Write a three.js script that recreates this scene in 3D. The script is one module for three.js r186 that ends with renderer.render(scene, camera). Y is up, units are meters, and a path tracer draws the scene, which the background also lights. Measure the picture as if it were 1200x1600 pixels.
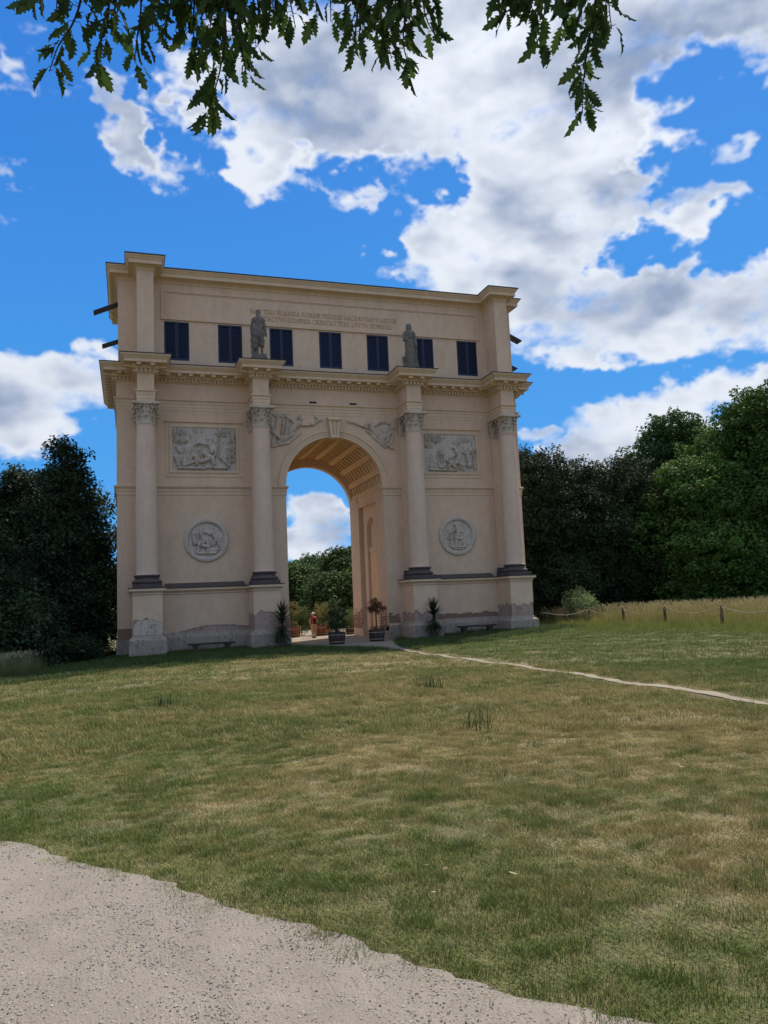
import * as THREE from 'three';
import { mergeGeometries, mergeVertices, toCreasedNormals } from 'three/addons/utils/BufferGeometryUtils.js';
import { MarchingCubes } from 'three/addons/objects/MarchingCubes.js';
import { FontLoader } from 'three/addons/loaders/FontLoader.js';
import { TextGeometry } from 'three/addons/geometries/TextGeometry.js';
import { createNoise2D, createNoise3D } from 'simplex-noise';

// ---------- camera, light, exposure ----------
const scene = new THREE.Scene();
const EYE = new THREE.Vector3(-11.804, 2.348, 44.912);
const YAW = 0.3183, PITCH = 0.1107, ROLL = -0.0422;
const camera = new THREE.PerspectiveCamera(66.47, 0.75, 0.1, 2000);
const FW = new THREE.Vector3(Math.sin(YAW) * Math.cos(PITCH), Math.sin(PITCH), -Math.cos(YAW) * Math.cos(PITCH));
const RT0 = new THREE.Vector3(Math.cos(YAW), 0, Math.sin(YAW));
const UP0 = new THREE.Vector3().crossVectors(RT0, FW);
const RT = RT0.clone().multiplyScalar(Math.cos(ROLL)).addScaledVector(UP0, Math.sin(ROLL));
const UP = UP0.clone().multiplyScalar(Math.cos(ROLL)).addScaledVector(RT0, -Math.sin(ROLL));
camera.position.copy(EYE);
camera.quaternion.setFromRotationMatrix(new THREE.Matrix4().makeBasis(RT, UP, FW.clone().negate()));
const renderer = new THREE.WebGLRenderer({ antialias: true });
renderer.setSize(768, 1024);
renderer.toneMapping = THREE.LinearToneMapping;
renderer.toneMappingExposure = 1.26;
renderer.shadowMap.enabled = true;
renderer.shadowMap.type = THREE.PCFSoftShadowMap;

const SUN = new THREE.Vector3(0.47, 0.80, -0.43).normalize();
const sun = new THREE.DirectionalLight(0xfff1de, 5);
sun.name = 'sun';
sun.position.copy(SUN).multiplyScalar(120);
sun.castShadow = true;
sun.shadow.mapSize.set(4096, 4096);
Object.assign(sun.shadow.camera, { left: -70, right: 70, top: 70, bottom: -70, near: 1, far: 300 });
sun.shadow.bias = -0.0005;
scene.add(sun, sun.target);

// ---------- helpers ----------
function rng(seed) {
  let a = seed >>> 0;
  return () => { a = (a + 0x6D2B79F5) >>> 0; let t = a; t = Math.imul(t ^ (t >>> 15), t | 1); t ^= t + Math.imul(t ^ (t >>> 7), t | 61); return ((t ^ (t >>> 14)) >>> 0) / 4294967296; };
}
const n2 = createNoise2D(rng(11)), n3 = createNoise3D(rng(23));
const clamp = (x, a = 0, b = 1) => Math.min(b, Math.max(a, x));
const lerp = (a, b, t) => a + (b - a) * t;
const ss = (a, b, x) => { const t = clamp((x - a) / (b - a)); return t * t * (3 - 2 * t); };
function fbm2(x, y, o = 4) { let s = 0, a = 0.5, f = 1; for (let i = 0; i < o; i++) { s += a * n2(x * f + i * 17.3, y * f - i * 9.1); a *= 0.5; f *= 2.03; } return s; }
function fbm3(x, y, z, o = 4) { let s = 0, a = 0.5, f = 1; for (let i = 0; i < o; i++) { s += a * n3(x * f + i * 7.7, y * f - i * 3.1, z * f + i * 5.9); a *= 0.5; f *= 2.03; } return s; }

// ---------- sky: blue air with broken cumulus, one field over the whole dome ----------
{
  const AIR = 0.73, W = 4096, H = 2048, data = new Float32Array(W * H * 4);
  // cloud banks: azimuth, elevation, half width, half height in degrees
  const banks = '11.1,33.3,6.6,4.5;19.7,35.4,9.9,6.1;29.6,35,10.8,7.5;39,35.1,7,4;44.7,35.4,5.2,2.8;36.8,30.9,5.2,3.8;6.3,35.2,3.8,2.8;9.5,30.2,1.9,2.1;26.3,24,6.1,4.2;30.4,26.9,5.2,4.2;33.1,20.3,9.4,4.2;41.3,18.2,7.5,2.8;22.6,25.5,2.8,2.8;36,27.2,3.3,3.3;39.2,23.5,3.3,1.9;42.8,25.2,2.8,1.2;44.3,27.9,1.9,0.8;1.1,32.3,3.5,3.3;-0.3,30.5,2.8,1.4;2.8,28.9,2.1,0.9;-2.1,33.7,2.3,1.9;-7.4,34.3,1.6,1.5;17.1,28.8,2.8,0.8;-5.8,14.9,6.1,2.9;-2.5,16.6,2.8,1.9;-7.8,12.2,2.8,1.9;35.2,11.4,5.2,2.1;40.4,12.8,4.5,1.7;29.3,11.3,1.6,0.8;32.4,9.4,4.2,1.4;45,13,1.4,0.9;38.5,10,4.2,1.9;12.6,7.2,2.6,1;14.9,6.5,1.9,1;13.5,4.2,4.2,1.8;12.1,5.2,2.8,1.9;32.9,16.4,2.8,0.8;45.2,32.6,4.2,1.9;38.4,29.1,2.8,1.9'.split(';').map((s) => s.split(',').map(Number));
  const gaps = [[3.0, 31.5, 1.1, 3.8], [5.2, 29.9, 1.5, 2.3], [-0.3, 37.2, 4.5, 1.9], [-5.4, 35.9, 1.8, 2.8], [43.2, 31.0, 2.8, 2.1], [41.0, 28.4, 2.3, 1.0], [43.7, 22.0, 2.3, 1.3], [17.4, 30.0, 3.3, 1.0], [37.8, 22.7, 2.3, 1.0], [23.7, 28.7, 1.3, 1.4], [-3.8, 32.0, 1.4, 2.8], [2.4, 27.1, 2.8, 1.4]];
  const r = rng(77);
  for (let i = 0; i < 260; i++) { // the same broken cover all round
    const az = -180 + r() * 360, el = 3 + Math.pow(r(), 1.2) * 82;
    if (az > -14 && az < 52 && el < 45) { r(); r(); continue; }
    const w = (3 + r() * 8) / Math.max(0.3, Math.cos(el * Math.PI / 180) ** 0.5);
    banks.push([az, el, w, w * (0.35 + 0.35 * r())]);
  }
  const binned = Array.from({ length: 72 * 18 }, () => []);
  for (const b of banks) {
    const c = Math.cos(b[1] * Math.PI / 180), wa = b[2] / Math.max(c, 0.12) * 1.7 + 2, wh = b[3] * 1.7 + 2;
    for (let j = 0; j < 18; j++) { if (Math.abs(j * 5 + 2.5 - b[1]) > wh + 2.6) continue; for (let i = 0; i < 72; i++) { let d = Math.abs(i * 5 - 177.5 - b[0]); d = Math.min(d, 360 - d); if (d < wa + 2.6) binned[j * 72 + i].push(b); } }
  }
  for (let j = H / 2; j < H; j++) {
    const el = ((j + 0.5) / H - 0.5) * Math.PI, ed = el * 180 / Math.PI, ce = Math.cos(el), se = Math.sin(el);
    for (let i = 0; i < W; i++) {
      const th = ((i + 0.5) / W - 0.5) * 2 * Math.PI, dx = ce * Math.cos(th), dz = ce * Math.sin(th);
      const az = Math.atan2(dx, -dz) * 180 / Math.PI;
      // air
      const toSun = dx * SUN.x + se * SUN.y + dz * SUN.z;
      const low = Math.exp(-ed / 11), glow = Math.pow(clamp(toSun), 6);
      const high = ss(8, 46, ed); let R = 0.056 - 0.022 * high + 0.09 * low + 0.04 * glow, G = 0.318 - 0.11 * high + 0.20 * low + 0.08 * glow, B = 0.875 - 0.13 * high + 0.14 * low + 0.10 * glow;
      // cloud
      const near = binned[Math.min(17, Math.floor(ed / 5)) * 72 + clamp(Math.floor((az + 180) / 5), 0, 71)];
      if (near.length) {
        const wx = fbm3(dx * 7, se * 11 + 4, dz * 7, 3) * 1.6 + fbm3(dx * 26, se * 40 + 4, dz * 26, 4) * 1.15, wy = fbm3(dx * 7 + 31, se * 11, dz * 7, 3) * 1.0 + fbm3(dx * 26 + 31, se * 40, dz * 26, 4) * 0.8;
        let m = 0;
        for (const b of near) { let da = az - b[0]; if (da > 180) da -= 360; else if (da < -180) da += 360; const u = (da * ce + wx) / b[2], v = (ed - b[1] + wy) / b[3], q = u * u + v * v; if (q < 1.75) { const t = 1 - q / 1.75; m = 1 - (1 - m) * (1 - 0.85 * t * t * (3 - 2 * t)); } }
        if (m > 0.02) {
          let gap = 0; for (const b of gaps) { const u = ((az - b[0]) * ce + wx * 1.6) / b[2], v = (ed - b[1] + wy * 1.6) / b[3], q = u * u + v * v; if (q < 2.6) gap = Math.max(gap, 1 - q / 2.6); }
          m *= 1 - 0.8 * gap;
          const f = fbm3(dx * 11, se * 19, dz * 11, 8), fl = fbm3(dx * 11, se * 19, dz * 11, 3), wisp = fbm3(dx * 34 + wx, se * 52, dz * 34 + wy, 5);
          const bill = 0.32 - Math.abs(n3(dx * 30, se * 46, dz * 30)) * 0.6 - 0.35 * Math.abs(n3(dx * 66, se * 96, dz * 66));
          const d = m * 1.75 - 0.60 + f * 1.0 + bill * 0.16 + wisp * 0.42 * (1.15 - 0.8 * m);
          if (d > 0) {
            const soft = 0.66 + 0.5 * fbm3(dx * 5, se * 8, dz * 5 + 9, 2);
            const a = Math.pow(ss(-0.02, soft + 0.30, d), 0.72);
            // light scattered through: thin edges bright, deep banks grey, billows in between
            const up = fbm3(dx * 11 + SUN.x * 0.3, (se + 0.03) * 19, dz * 11 + SUN.z * 0.3, 5), g = fbm3(dx * 4 + 5, se * 8 + 0.4, dz * 4, 4);
            const deep = ss(0.55, 1.45, m * 1.6 - 0.5 + fl * 0.55 + g * 0.85);
            const thick = clamp(deep * 0.86 + (up - f) * 0.42 * deep + wisp * 0.05 + 0.02);
            const silver = 0.03 + 0.14 * glow;
            const cr = lerp(0.84 + silver, 0.335, thick), cg = lerp(0.89 + silver, 0.425, thick), cb = lerp(0.98 + silver, 0.61, thick);
            R = lerp(R, cr, a); G = lerp(G, cg, a); B = lerp(B, cb, a);
          }
        }
      }
      const k = (j * W + i) * 4; data[k] = R * AIR; data[k + 1] = G * AIR; data[k + 2] = B * AIR; data[k + 3] = 1;
    }
  }
  for (let k = 0; k < W * H * 2; k += 4) { data[k] = 0.10; data[k + 1] = 0.105; data[k + 2] = 0.06; data[k + 3] = 1; }
  const t = new THREE.DataTexture(data, W, H, THREE.RGBAFormat, THREE.FloatType);
  t.mapping = THREE.EquirectangularReflectionMapping; t.magFilter = t.minFilter = THREE.LinearFilter; t.needsUpdate = true;
  scene.background = t; scene.environment = t;
}

// ---------- objects: naming and tagging ----------
const used = new Map();
function numbered(n) { const k = used.get(n) || 0; used.set(n, k + 1); return k ? `${n}_${String(k).padStart(3, '0')}` : n; }
function tag(o, label, category, group, kind) { if (label) o.userData.label = label; if (category) o.userData.category = category; if (group) o.userData.group = group; if (kind) o.userData.kind = kind; return o; }
function thing(name, label, category, pos = [0, 0, 0], turn = 0, group) { const o = new THREE.Group(); o.name = numbered(name); o.position.set(...pos); o.rotation.y = turn; scene.add(o); return tag(o, label, category, group); }
function mesh(name, geo, mat, parent) { const m = new THREE.Mesh(geo, mat); m.name = parent ? name : numbered(name); m.castShadow = m.receiveShadow = true; (parent || scene).add(m); return m; }
function part(name, geos, mat, parent) { return mesh(name, Array.isArray(geos) ? join(geos) : geos, mat, parent); }
function join(list) {
  const out = list.map((g) => { const q = g.index ? g.toNonIndexed() : g; for (const k of Object.keys(q.attributes)) if (!['position', 'normal', 'uv'].includes(k)) q.deleteAttribute(k); if (!q.attributes.uv) q.setAttribute('uv', new THREE.BufferAttribute(new Float32Array(q.attributes.position.count * 2), 2)); if (!q.attributes.normal) q.computeVertexNormals(); return q; });
  return out.length === 1 ? out[0] : mergeGeometries(out);
}
// box-projected uv in metres
function boxUV(g) {
  g = g.index ? g.toNonIndexed() : g; if (!g.attributes.normal) g.computeVertexNormals();
  const p = g.attributes.position, uv = new Float32Array(p.count * 2), a = new THREE.Vector3(), b = new THREE.Vector3(), c = new THREE.Vector3(), n = new THREE.Vector3();
  for (let i = 0; i < p.count; i += 3) {
    a.fromBufferAttribute(p, i); b.fromBufferAttribute(p, i + 1); c.fromBufferAttribute(p, i + 2);
    n.crossVectors(b.clone().sub(a), c.clone().sub(a)); const x = Math.abs(n.x), y = Math.abs(n.y), z = Math.abs(n.z);
    [a, b, c].forEach((v, k) => { const q = z >= x && z >= y ? [v.x, v.y] : x >= y ? [v.z, v.y] : [v.x, v.z]; uv[(i + k) * 2] = q[0]; uv[(i + k) * 2 + 1] = q[1]; });
  }
  g.setAttribute('uv', new THREE.BufferAttribute(uv, 2)); return g;
}
function box(x0, x1, y0, y1, z0, z1) { const g = new THREE.BoxGeometry(x1 - x0, y1 - y0, z1 - z0); g.translate((x0 + x1) / 2, (y0 + y1) / 2, (z0 + z1) / 2); return boxUV(g); }
function mirrorX(g) { const q = (g.index ? g.toNonIndexed() : g.clone()); const p = q.attributes.position; q.scale(-1, 1, 1); const flip = (at) => { const s = at.itemSize, A = at.array; for (let i = 0; i < at.count; i += 3) for (let k = 0; k < s; k++) { const t = A[(i + 1) * s + k]; A[(i + 1) * s + k] = A[(i + 2) * s + k]; A[(i + 2) * s + k] = t; } }; for (const k of Object.keys(q.attributes)) flip(q.attributes[k]); q.deleteAttribute('normal'); q.computeVertexNormals(); void p; return q; }
// moulding: profile of [outward, y] swept along a plan path of [x, z] with mitred corners
function sweep(profile, path, closed = false) {
  const n = path.length, off = [];
  for (let i = 0; i < n; i++) {
    const dir = (a, b) => { const dx = b[0] - a[0], dz = b[1] - a[1], l = Math.hypot(dx, dz); return [dx / l, dz / l]; };
    const p = path[(i - 1 + n) % n], q = path[i], r = path[(i + 1) % n];
    let d1 = closed || i > 0 ? dir(p, q) : null, d2 = closed || i < n - 1 ? dir(q, r) : null; d1 = d1 || d2; d2 = d2 || d1;
    const n1 = [-d1[1], d1[0]], nn2 = [-d2[1], d2[0]], k = 1 + n1[0] * nn2[0] + n1[1] * nn2[1];
    off.push([(n1[0] + nn2[0]) / k, (n1[1] + nn2[1]) / k]);
  }
  const pos = [], at = (i, [o, y]) => [path[i][0] + off[i][0] * o, y, path[i][1] + off[i][1] * o];
  for (let i = 0; i < (closed ? n : n - 1); i++) { const j = (i + 1) % n; for (let k = 0; k < profile.length - 1; k++) { const a = at(i, profile[k]), b = at(j, profile[k]), c = at(j, profile[k + 1]), d = at(i, profile[k + 1]); pos.push(...a, ...b, ...c, ...a, ...c, ...d); } }
  if (!closed) for (const i of [0, n - 1]) { const c = [path[i][0], (profile[0][1] + profile[profile.length - 1][1]) / 2, path[i][1]]; for (let k = 0; k < profile.length - 1; k++) pos.push(...c, ...at(i, profile[k]), ...at(i, profile[k + 1])); }
  const g = new THREE.BufferGeometry(); g.setAttribute('position', new THREE.Float32BufferAttribute(pos, 3)); g.computeVertexNormals(); return boxUV(g);
}
function extr(shape, z0, z1, curve = 24) { const g = new THREE.ExtrudeGeometry(shape, { depth: z1 - z0, bevelEnabled: false, curveSegments: curve }); g.translate(0, 0, z0); return boxUV(g); }
function poly(pts, holes = []) { const s = new THREE.Shape(pts.map((p) => new THREE.Vector2(...p))); for (const h of holes) s.holes.push(new THREE.Path(h.map((p) => new THREE.Vector2(...p)))); return s; }
const rect = (x0, x1, y0, y1) => [[x0, y0], [x1, y0], [x1, y1], [x0, y1]];
function lathe(pts, seg = 32) { const g = new THREE.LatheGeometry(pts.map((p) => new THREE.Vector2(...p)), seg); return g; }
function tube(pts, r, seg = 8, rad = 5) { return new THREE.TubeGeometry(new THREE.CatmullRomCurve3(pts.map((p) => p.isVector3 ? p : new THREE.Vector3(...p))), seg, r, rad); }
// tapered limb
function limb(pts, r0, r1, seg = 8, rad = 7) {
  const c = new THREE.CatmullRomCurve3(pts.map((p) => p.isVector3 ? p : new THREE.Vector3(...p))), g = new THREE.TubeGeometry(c, seg, 1, rad), p = g.attributes.position, v = new THREE.Vector3();
  for (let i = 0; i <= seg; i++) { const o = c.getPointAt(i / seg), r = lerp(r0, r1, i / seg); for (let j = 0; j <= rad; j++) { const k = i * (rad + 1) + j; v.fromBufferAttribute(p, k).sub(o).multiplyScalar(r).add(o); p.setXYZ(k, v.x, v.y, v.z); } }
  return g;
}
// distance field to mesh
function field(fn, c, size, res) {
  const mc = new MarchingCubes(res, new THREE.MeshBasicMaterial(), false, false, 400000), h = res / 2; mc.isolation = 0;
  for (let z = 0; z < res; z++) for (let y = 0; y < res; y++) for (let x = 0; x < res; x++) mc.field[x + y * res + z * res * res] = -fn(c[0] + (x - h) / h * size[0], c[1] + (y - h) / h * size[1], c[2] + (z - h) / h * size[2]);
  mc.update(); const n = mc.count, g = new THREE.BufferGeometry(), pos = new Float32Array(n * 3);
  for (let i = 0; i < n; i++) for (let k = 0; k < 3; k++) pos[i * 3 + k] = c[k] + mc.positionArray[i * 3 + k] * size[k];
  g.setAttribute('position', new THREE.BufferAttribute(pos, 3)); const w = mergeVertices(g, 1e-4); w.computeVertexNormals(); return w;
}
function cap(px, py, pz, [ax, ay, az, ar], [bx, by, bz, br]) { const ux = bx - ax, uy = by - ay, uz = bz - az, t = clamp(((px - ax) * ux + (py - ay) * uy + (pz - az) * uz) / (ux * ux + uy * uy + uz * uz + 1e-9)); return Math.hypot(px - ax - ux * t, py - ay - uy * t, pz - az - uz * t) - lerp(ar, br, t); }
function smin(a, b, k) { const h = clamp(0.5 + 0.5 * (b - a) / k); return lerp(b, a, h) - k * h * (1 - h); }

// ---------- materials ----------
function tex(size, fn, srgb = true, rep = 1) {
  const d = new Uint8Array(size * size * 4);
  for (let y = 0; y < size; y++) for (let x = 0; x < size; x++) { const c = fn(x / size, y / size), k = (y * size + x) * 4; d[k] = clamp(c[0]) * 255; d[k + 1] = clamp(c[1]) * 255; d[k + 2] = clamp(c[2]) * 255; d[k + 3] = 255; }
  const t = new THREE.DataTexture(d, size, size, THREE.RGBAFormat); t.wrapS = t.wrapT = THREE.RepeatWrapping; t.magFilter = THREE.LinearFilter; t.minFilter = THREE.LinearMipmapLinearFilter; t.generateMipmaps = true; if (srgb) t.colorSpace = THREE.SRGBColorSpace; t.repeat.set(rep, rep); t.needsUpdate = true; return t;
}
// seamless noise on a torus-like wrap
function wrapN(u, v, f, seed = 0) { const a = u * 2 * Math.PI, b = v * 2 * Math.PI, R = f / (2 * Math.PI); return 0.5 * (n3(Math.cos(a) * R + seed, Math.sin(a) * R, Math.cos(b) * R + 7) + n3(Math.sin(b) * R + 3 + seed, Math.cos(a) * R + 11, Math.sin(a) * R)); }
function wfbm(u, v, f, o, seed) { let s = 0, a = 0.5; for (let i = 0; i < o; i++) { s += a * wrapN(u, v, f, seed + i * 13); a *= 0.55; f *= 2.1; } return s; }
const lin = (r, g, b) => new THREE.Color().setRGB(r, g, b);
const plasterTex = tex(1024, (u, v) => { const big = wfbm(u, v, 3, 3, 1), mid = wfbm(u, v, 14, 4, 5), fine = wfbm(u, v, 90, 2, 9), pink = wfbm(u, v, 5, 3, 21); const s = 0.93 + 0.06 * big + 0.06 * mid + 0.045 * fine - 0.09 * ss(0.32, 0.55, mid + 0.4 * big); return [s + 0.012 * pink, s - 0.012 * pink, s - 0.025 * pink]; }, true, 1 / 7);
const roughTex = tex(512, (u, v) => { const s = 0.5 + 0.5 * wfbm(u, v, 20, 5, 3); return [s, s, s]; }, false, 1 / 2);
const stoneTex = tex(1024, (u, v) => { const big = wfbm(u, v, 4, 4, 31), mid = wfbm(u, v, 22, 4, 35), dark = ss(0.12, 0.42, wfbm(u, v, 9, 5, 41)); const s = 0.92 + 0.09 * big + 0.10 * mid - 0.17 * dark; return [s, s - 0.004, s - 0.012]; }, true, 1 / 2.5);
const std = (c, o = {}) => new THREE.MeshStandardMaterial({ color: c, roughness: 0.92, ...o });
const M = {
  wall: std(lin(0.80, 0.57, 0.385), { map: plasterTex, bumpMap: roughTex, bumpScale: 0.004 }),
  trim: std(lin(0.80, 0.585, 0.385), { map: plasterTex, bumpMap: roughTex, bumpScale: 0.003 }),
  column: std(lin(0.79, 0.57, 0.415), { map: plasterTex, bumpMap: roughTex, bumpScale: 0.004 }),
  vault: std(lin(0.87, 0.59, 0.33), { map: plasterTex, bumpMap: roughTex, bumpScale: 0.003 }),  // same paint as the wall, with sunlight bounced into the passage added to the colour
  stone: std(lin(0.66, 0.54, 0.42), { map: stoneTex, bumpMap: roughTex, bumpScale: 0.006 }),
  relief: std(lin(0.64, 0.55, 0.455), { map: stoneTex, bumpMap: roughTex, bumpScale: 0.005 }),
  plinth: std(lin(0.40, 0.335, 0.265), { map: stoneTex, bumpMap: roughTex, bumpScale: 0.01 }),
  statue: std(lin(0.20, 0.175, 0.145), { map: stoneTex, bumpMap: roughTex, bumpScale: 0.01 }),
  mortar: std(lin(0.47, 0.345, 0.27), { map: stoneTex, bumpMap: roughTex, bumpScale: 0.02 }),
  lead: std(lin(0.105, 0.08, 0.072), { map: stoneTex, roughness: 0.85 }),
  sheet: std(lin(0.055, 0.055, 0.065), { roughness: 0.55, metalness: 0.3 }),
  shutter: std(lin(0.016, 0.024, 0.06), { roughness: 0.55 }),
  shutterIn: std(lin(0.012, 0.016, 0.03), { roughness: 0.9 }),
  iron: std(lin(0.03, 0.03, 0.03), { roughness: 0.6, metalness: 0.6 }),
  darkWood: std(lin(0.045, 0.032, 0.024), { roughness: 0.8 }),
};
// ---------- the triumphal arch ----------
const W2 = 12.4, DEEP = 7.67, XO = 10.87, XI = 4.62, ZC = 1.4;
const arch = thing('triumphal_arch', 'peach plastered triumphal arch with four giant columns and dark attic shutters', 'monument');
{
  // wall with its barrel-vaulted passage, built in slices from front to rear
  const slice = (z0, z1, jamb, r, yc, top, wide) => {
    const s = new THREE.Shape(); s.moveTo(-W2, -0.6); s.lineTo(-jamb, -0.6);
    if (wide) { s.lineTo(-jamb, 8.5); s.lineTo(-3, 8.5); s.lineTo(-3, yc); } else s.lineTo(-jamb, yc);
    if (r !== 3) s.lineTo(-r, yc);
    s.absarc(0, yc, r, Math.PI, 0, true);
    if (r !== 3) s.lineTo(3, yc);
    if (wide) { s.lineTo(3, 8.5); s.lineTo(jamb, 8.5); }
    s.lineTo(jamb, -0.6); s.lineTo(W2, -0.6); s.lineTo(W2, top); s.lineTo(-W2, top); return extr(s, z0, z1, 48);
  };
  const ZS = 9.15;
  part('wall', [slice(-0.35, 0, 3, 3, ZS, 15.85), slice(-1.65, -0.35, 3, 3.3, ZS, 15.85), slice(-5.6, -1.65, 3.5, 3.3, ZS, 15.85, true), slice(-7.1, -5.6, 3, 3.3, ZS, 15.85), slice(-DEEP, -7.1, 3, 3, 8.6, 15.85)], M.wall, arch);

  // passage: blind arches in the side recesses
  for (const s of [-1, 1]) {
    const sh = poly(rect(-5.3, -1.95, -0.5, 8.5)); const hole = new THREE.Path(); hole.moveTo(-4.6, 0.45); hole.lineTo(-2.65, 0.45); hole.lineTo(-2.65, 6.7); hole.absarc(-3.625, 6.7, 0.975, 0, Math.PI, false); hole.lineTo(-4.6, 0.45); sh.holes.push(hole);
    const g = new THREE.ExtrudeGeometry(sh, { depth: 0.24, bevelEnabled: false, curveSegments: 20 }); g.rotateY(-Math.PI / 2); g.translate(3.49, 0, 0);
    part('passage_recess', [s > 0 ? boxUV(g) : mirrorX(boxUV(g)), box(s > 0 ? 3.36 : -3.49, s > 0 ? 3.49 : -3.36, 5.45, 5.75, -4.598, -2.652)], M.wall, arch);
    const d = part('door', box(s > 0 ? 3.40 : -3.49, s > 0 ? 3.49 : -3.40, 0.0, 5.45, -4.5, -2.75), M.vault, arch); void d;
  }
  // coffered vault: ribs and coffers stand on the shell at radius 3.14
  const arcSlab = (a0, a1, r0, r1, z0, z1) => { const s = new THREE.Shape(); s.absarc(0, 0, r1, a0, a1, false); s.absarc(0, 0, r0, a1, a0, true); const g = new THREE.ExtrudeGeometry(s, { depth: z1 - z0, bevelEnabled: false, curveSegments: 5 }); g.translate(0, 0, z0); return boxUV(g); };
  const rows = 9, cols = 11, A = Math.PI / rows, zf = -0.35, zb = -7.1, cw = (zf - zb) / cols, ribs = [];
  for (let i = 0; i <= rows; i++) { const h = i === 0 || i === rows ? 0.1 : 0.055; ribs.push(arcSlab(Math.max(0.002, i * A - h), Math.min(Math.PI - 0.002, i * A + h), 3, 3.31, zb, zf)); }
  for (let k = 0; k <= cols; k++) { const z = zb + k * cw, w = 0.085; for (let i = 0; i < rows; i++) ribs.push(arcSlab(i * A + (i ? 0.056 : 0.101), (i + 1) * A - (i < rows - 1 ? 0.056 : 0.101), 3.004, 3.31, Math.max(zb + 0.002, z - w), Math.min(zf - 0.002, z + w))); }
  const vg = join(ribs); vg.translate(0, ZS, 0); const vault = part('vault_ribs', vg, M.vault, arch);
  const a0 = 0.075, a1 = A - 0.075, hz = cw / 2 - 0.1, cof = join([arcSlab(a0, a0 + 0.028, 3.14, 3.31, -hz, hz), arcSlab(a1 - 0.028, a1, 3.14, 3.31, -hz, hz), arcSlab(a0 + 0.029, a1 - 0.029, 3.14, 3.31, -hz, -hz + 0.05), arcSlab(a0 + 0.029, a1 - 0.029, 3.14, 3.31, hz - 0.05, hz), arcSlab(A / 2 - 0.035, A / 2 + 0.035, 3.2, 3.31, -0.07, 0.07)]);
  for (let i = 0; i < rows; i++) for (let k = 0; k < cols; k++) { const m = mesh('coffer', cof, M.vault, vault); m.rotation.z = i * A; m.position.set(0, ZS, zb + (k + 0.5) * cw); }

  // archivolt, keystone
  const ring = (r0, r1, z0, z1) => { const s = new THREE.Shape(); s.absarc(0, 0, r1, 0, Math.PI, false); s.absarc(0, 0, r0, Math.PI, 0, true); const g = extr(s, z0, z1, 56); g.translate(0, ZS + 0.02, 0); return boxUV(g); };
  part('archivolt', [ring(2.985, 3.14, -0.05, 0.05), ring(3.142, 3.32, -0.05, 0.075), ring(3.322, 3.43, -0.05, 0.13)], M.trim, arch);
  const key = poly([[-0.25, 12.02], [0.25, 12.02], [0.4, 13.32], [-0.4, 13.32]]);
  const keyG = [extr(key, 0, 0.3)];
  for (const t of [-0.72, 0, 0.72]) for (const w of [0.1]) { const q = []; for (const [f, y] of [[0.25, 12.14], [0.4, 13.2]]) q.push([t * f - w * 0.6, y], [t * f + w * 0.6, y]); keyG.push(extr(poly([q[0], q[1], q[3], q[2]]), 0.29, 0.36)); }
  const roll = (y, r, z, w) => { const g = new THREE.CylinderGeometry(r, r, w, 16); g.rotateZ(Math.PI / 2); g.translate(0, y, z); return g; };
  keyG.push(roll(13.2, 0.12, 0.33, 0.8), roll(12.12, 0.09, 0.3, 0.52));
  const keystone = part('keystone', keyG, M.trim, arch); keystone.userData.label = 'carved scroll keystone';

  // impost and string course
  const sc = [[0, 8.62], [0.03, 8.63], [0.03, 8.83], [0.055, 8.84], [0.055, 8.97], [0.11, 9.04], [0.145, 9.08], [0.15, 9.15], [0, 9.19]];
  const scPaths = [[[-W2, -DEEP], [-W2, 0], [-11.35, 0]], [[-10.39, 0], [-5.1, 0]], [[-4.14, 0], [-3, 0], [-3, -1.62]]];
  const strings = []; for (const p of scPaths) { const g = sweep(sc, p); strings.push(g, mirrorX(g)); }
  { const g = sweep(sc, [[-3, -5.62], [-3, -7.1]]); strings.push(g, mirrorX(g)); const h = sweep([[0, 8.9], [0.06, 9], [0.08, 9.14], [0, 9.148]], [[-3, -1.66], [-3, -5.58]]); strings.push(h, mirrorX(h)); }
  for (const g of strings) part('string_course', g, M.trim, arch);

  // entablature, breaking forward over the columns
  const jut = (c, h, zf) => [[c - h, 0], [c - h, zf], [c + h, zf], [c + h, 0]];
  const EZ = 1.8, H = 0.45;
  const plan = [[-W2, -DEEP], [-W2, 0], ...jut(-XO, H, EZ), ...jut(-XI, H, EZ), ...jut(XI, H, EZ), ...jut(XO, H, EZ), [W2, 0], [W2, -DEEP]];
  part('architrave', sweep([[-0.2, 13.48], [0.018, 13.48], [0.018, 13.65], [0.035, 13.66], [0.035, 13.85], [0.06, 13.86], [0.06, 14.0], [0.1, 14.03], [0.14, 14.06], [0.14, 14.11], [0, 14.13]], plan, true), M.trim, arch);
  part('frieze', [sweep([[-0.01, 14.1], [-0.005, 14.12], [-0.005, 15.06], [-0.02, 15.08]], plan, true), ...[-XO, -XI, XI, XO].map((c) => box(c - H + 0.02, c + H - 0.02, 13.5, 15.88, -0.02, EZ - 0.02))], M.wall, arch);
  const cornice = part('cornice', sweep([[0, 15.03], [0.05, 15.05], [0.08, 15.09], [0.08, 15.27], [0.22, 15.275], [0.26, 15.33], [0.26, 15.50], [0.66, 15.505], [0.66, 15.67], [0.70, 15.69], [0.74, 15.75], [0.80, 15.80], [0.85, 15.87], [0.85, 15.91], [-0.3, 15.92]], plan, true), M.trim, arch);
  part('cornice_flashing', sweep([[0.2, 15.925], [0.885, 15.925], [0.89, 15.955], [-0.05, 16.03]], plan, true), M.sheet, cornice);
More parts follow.
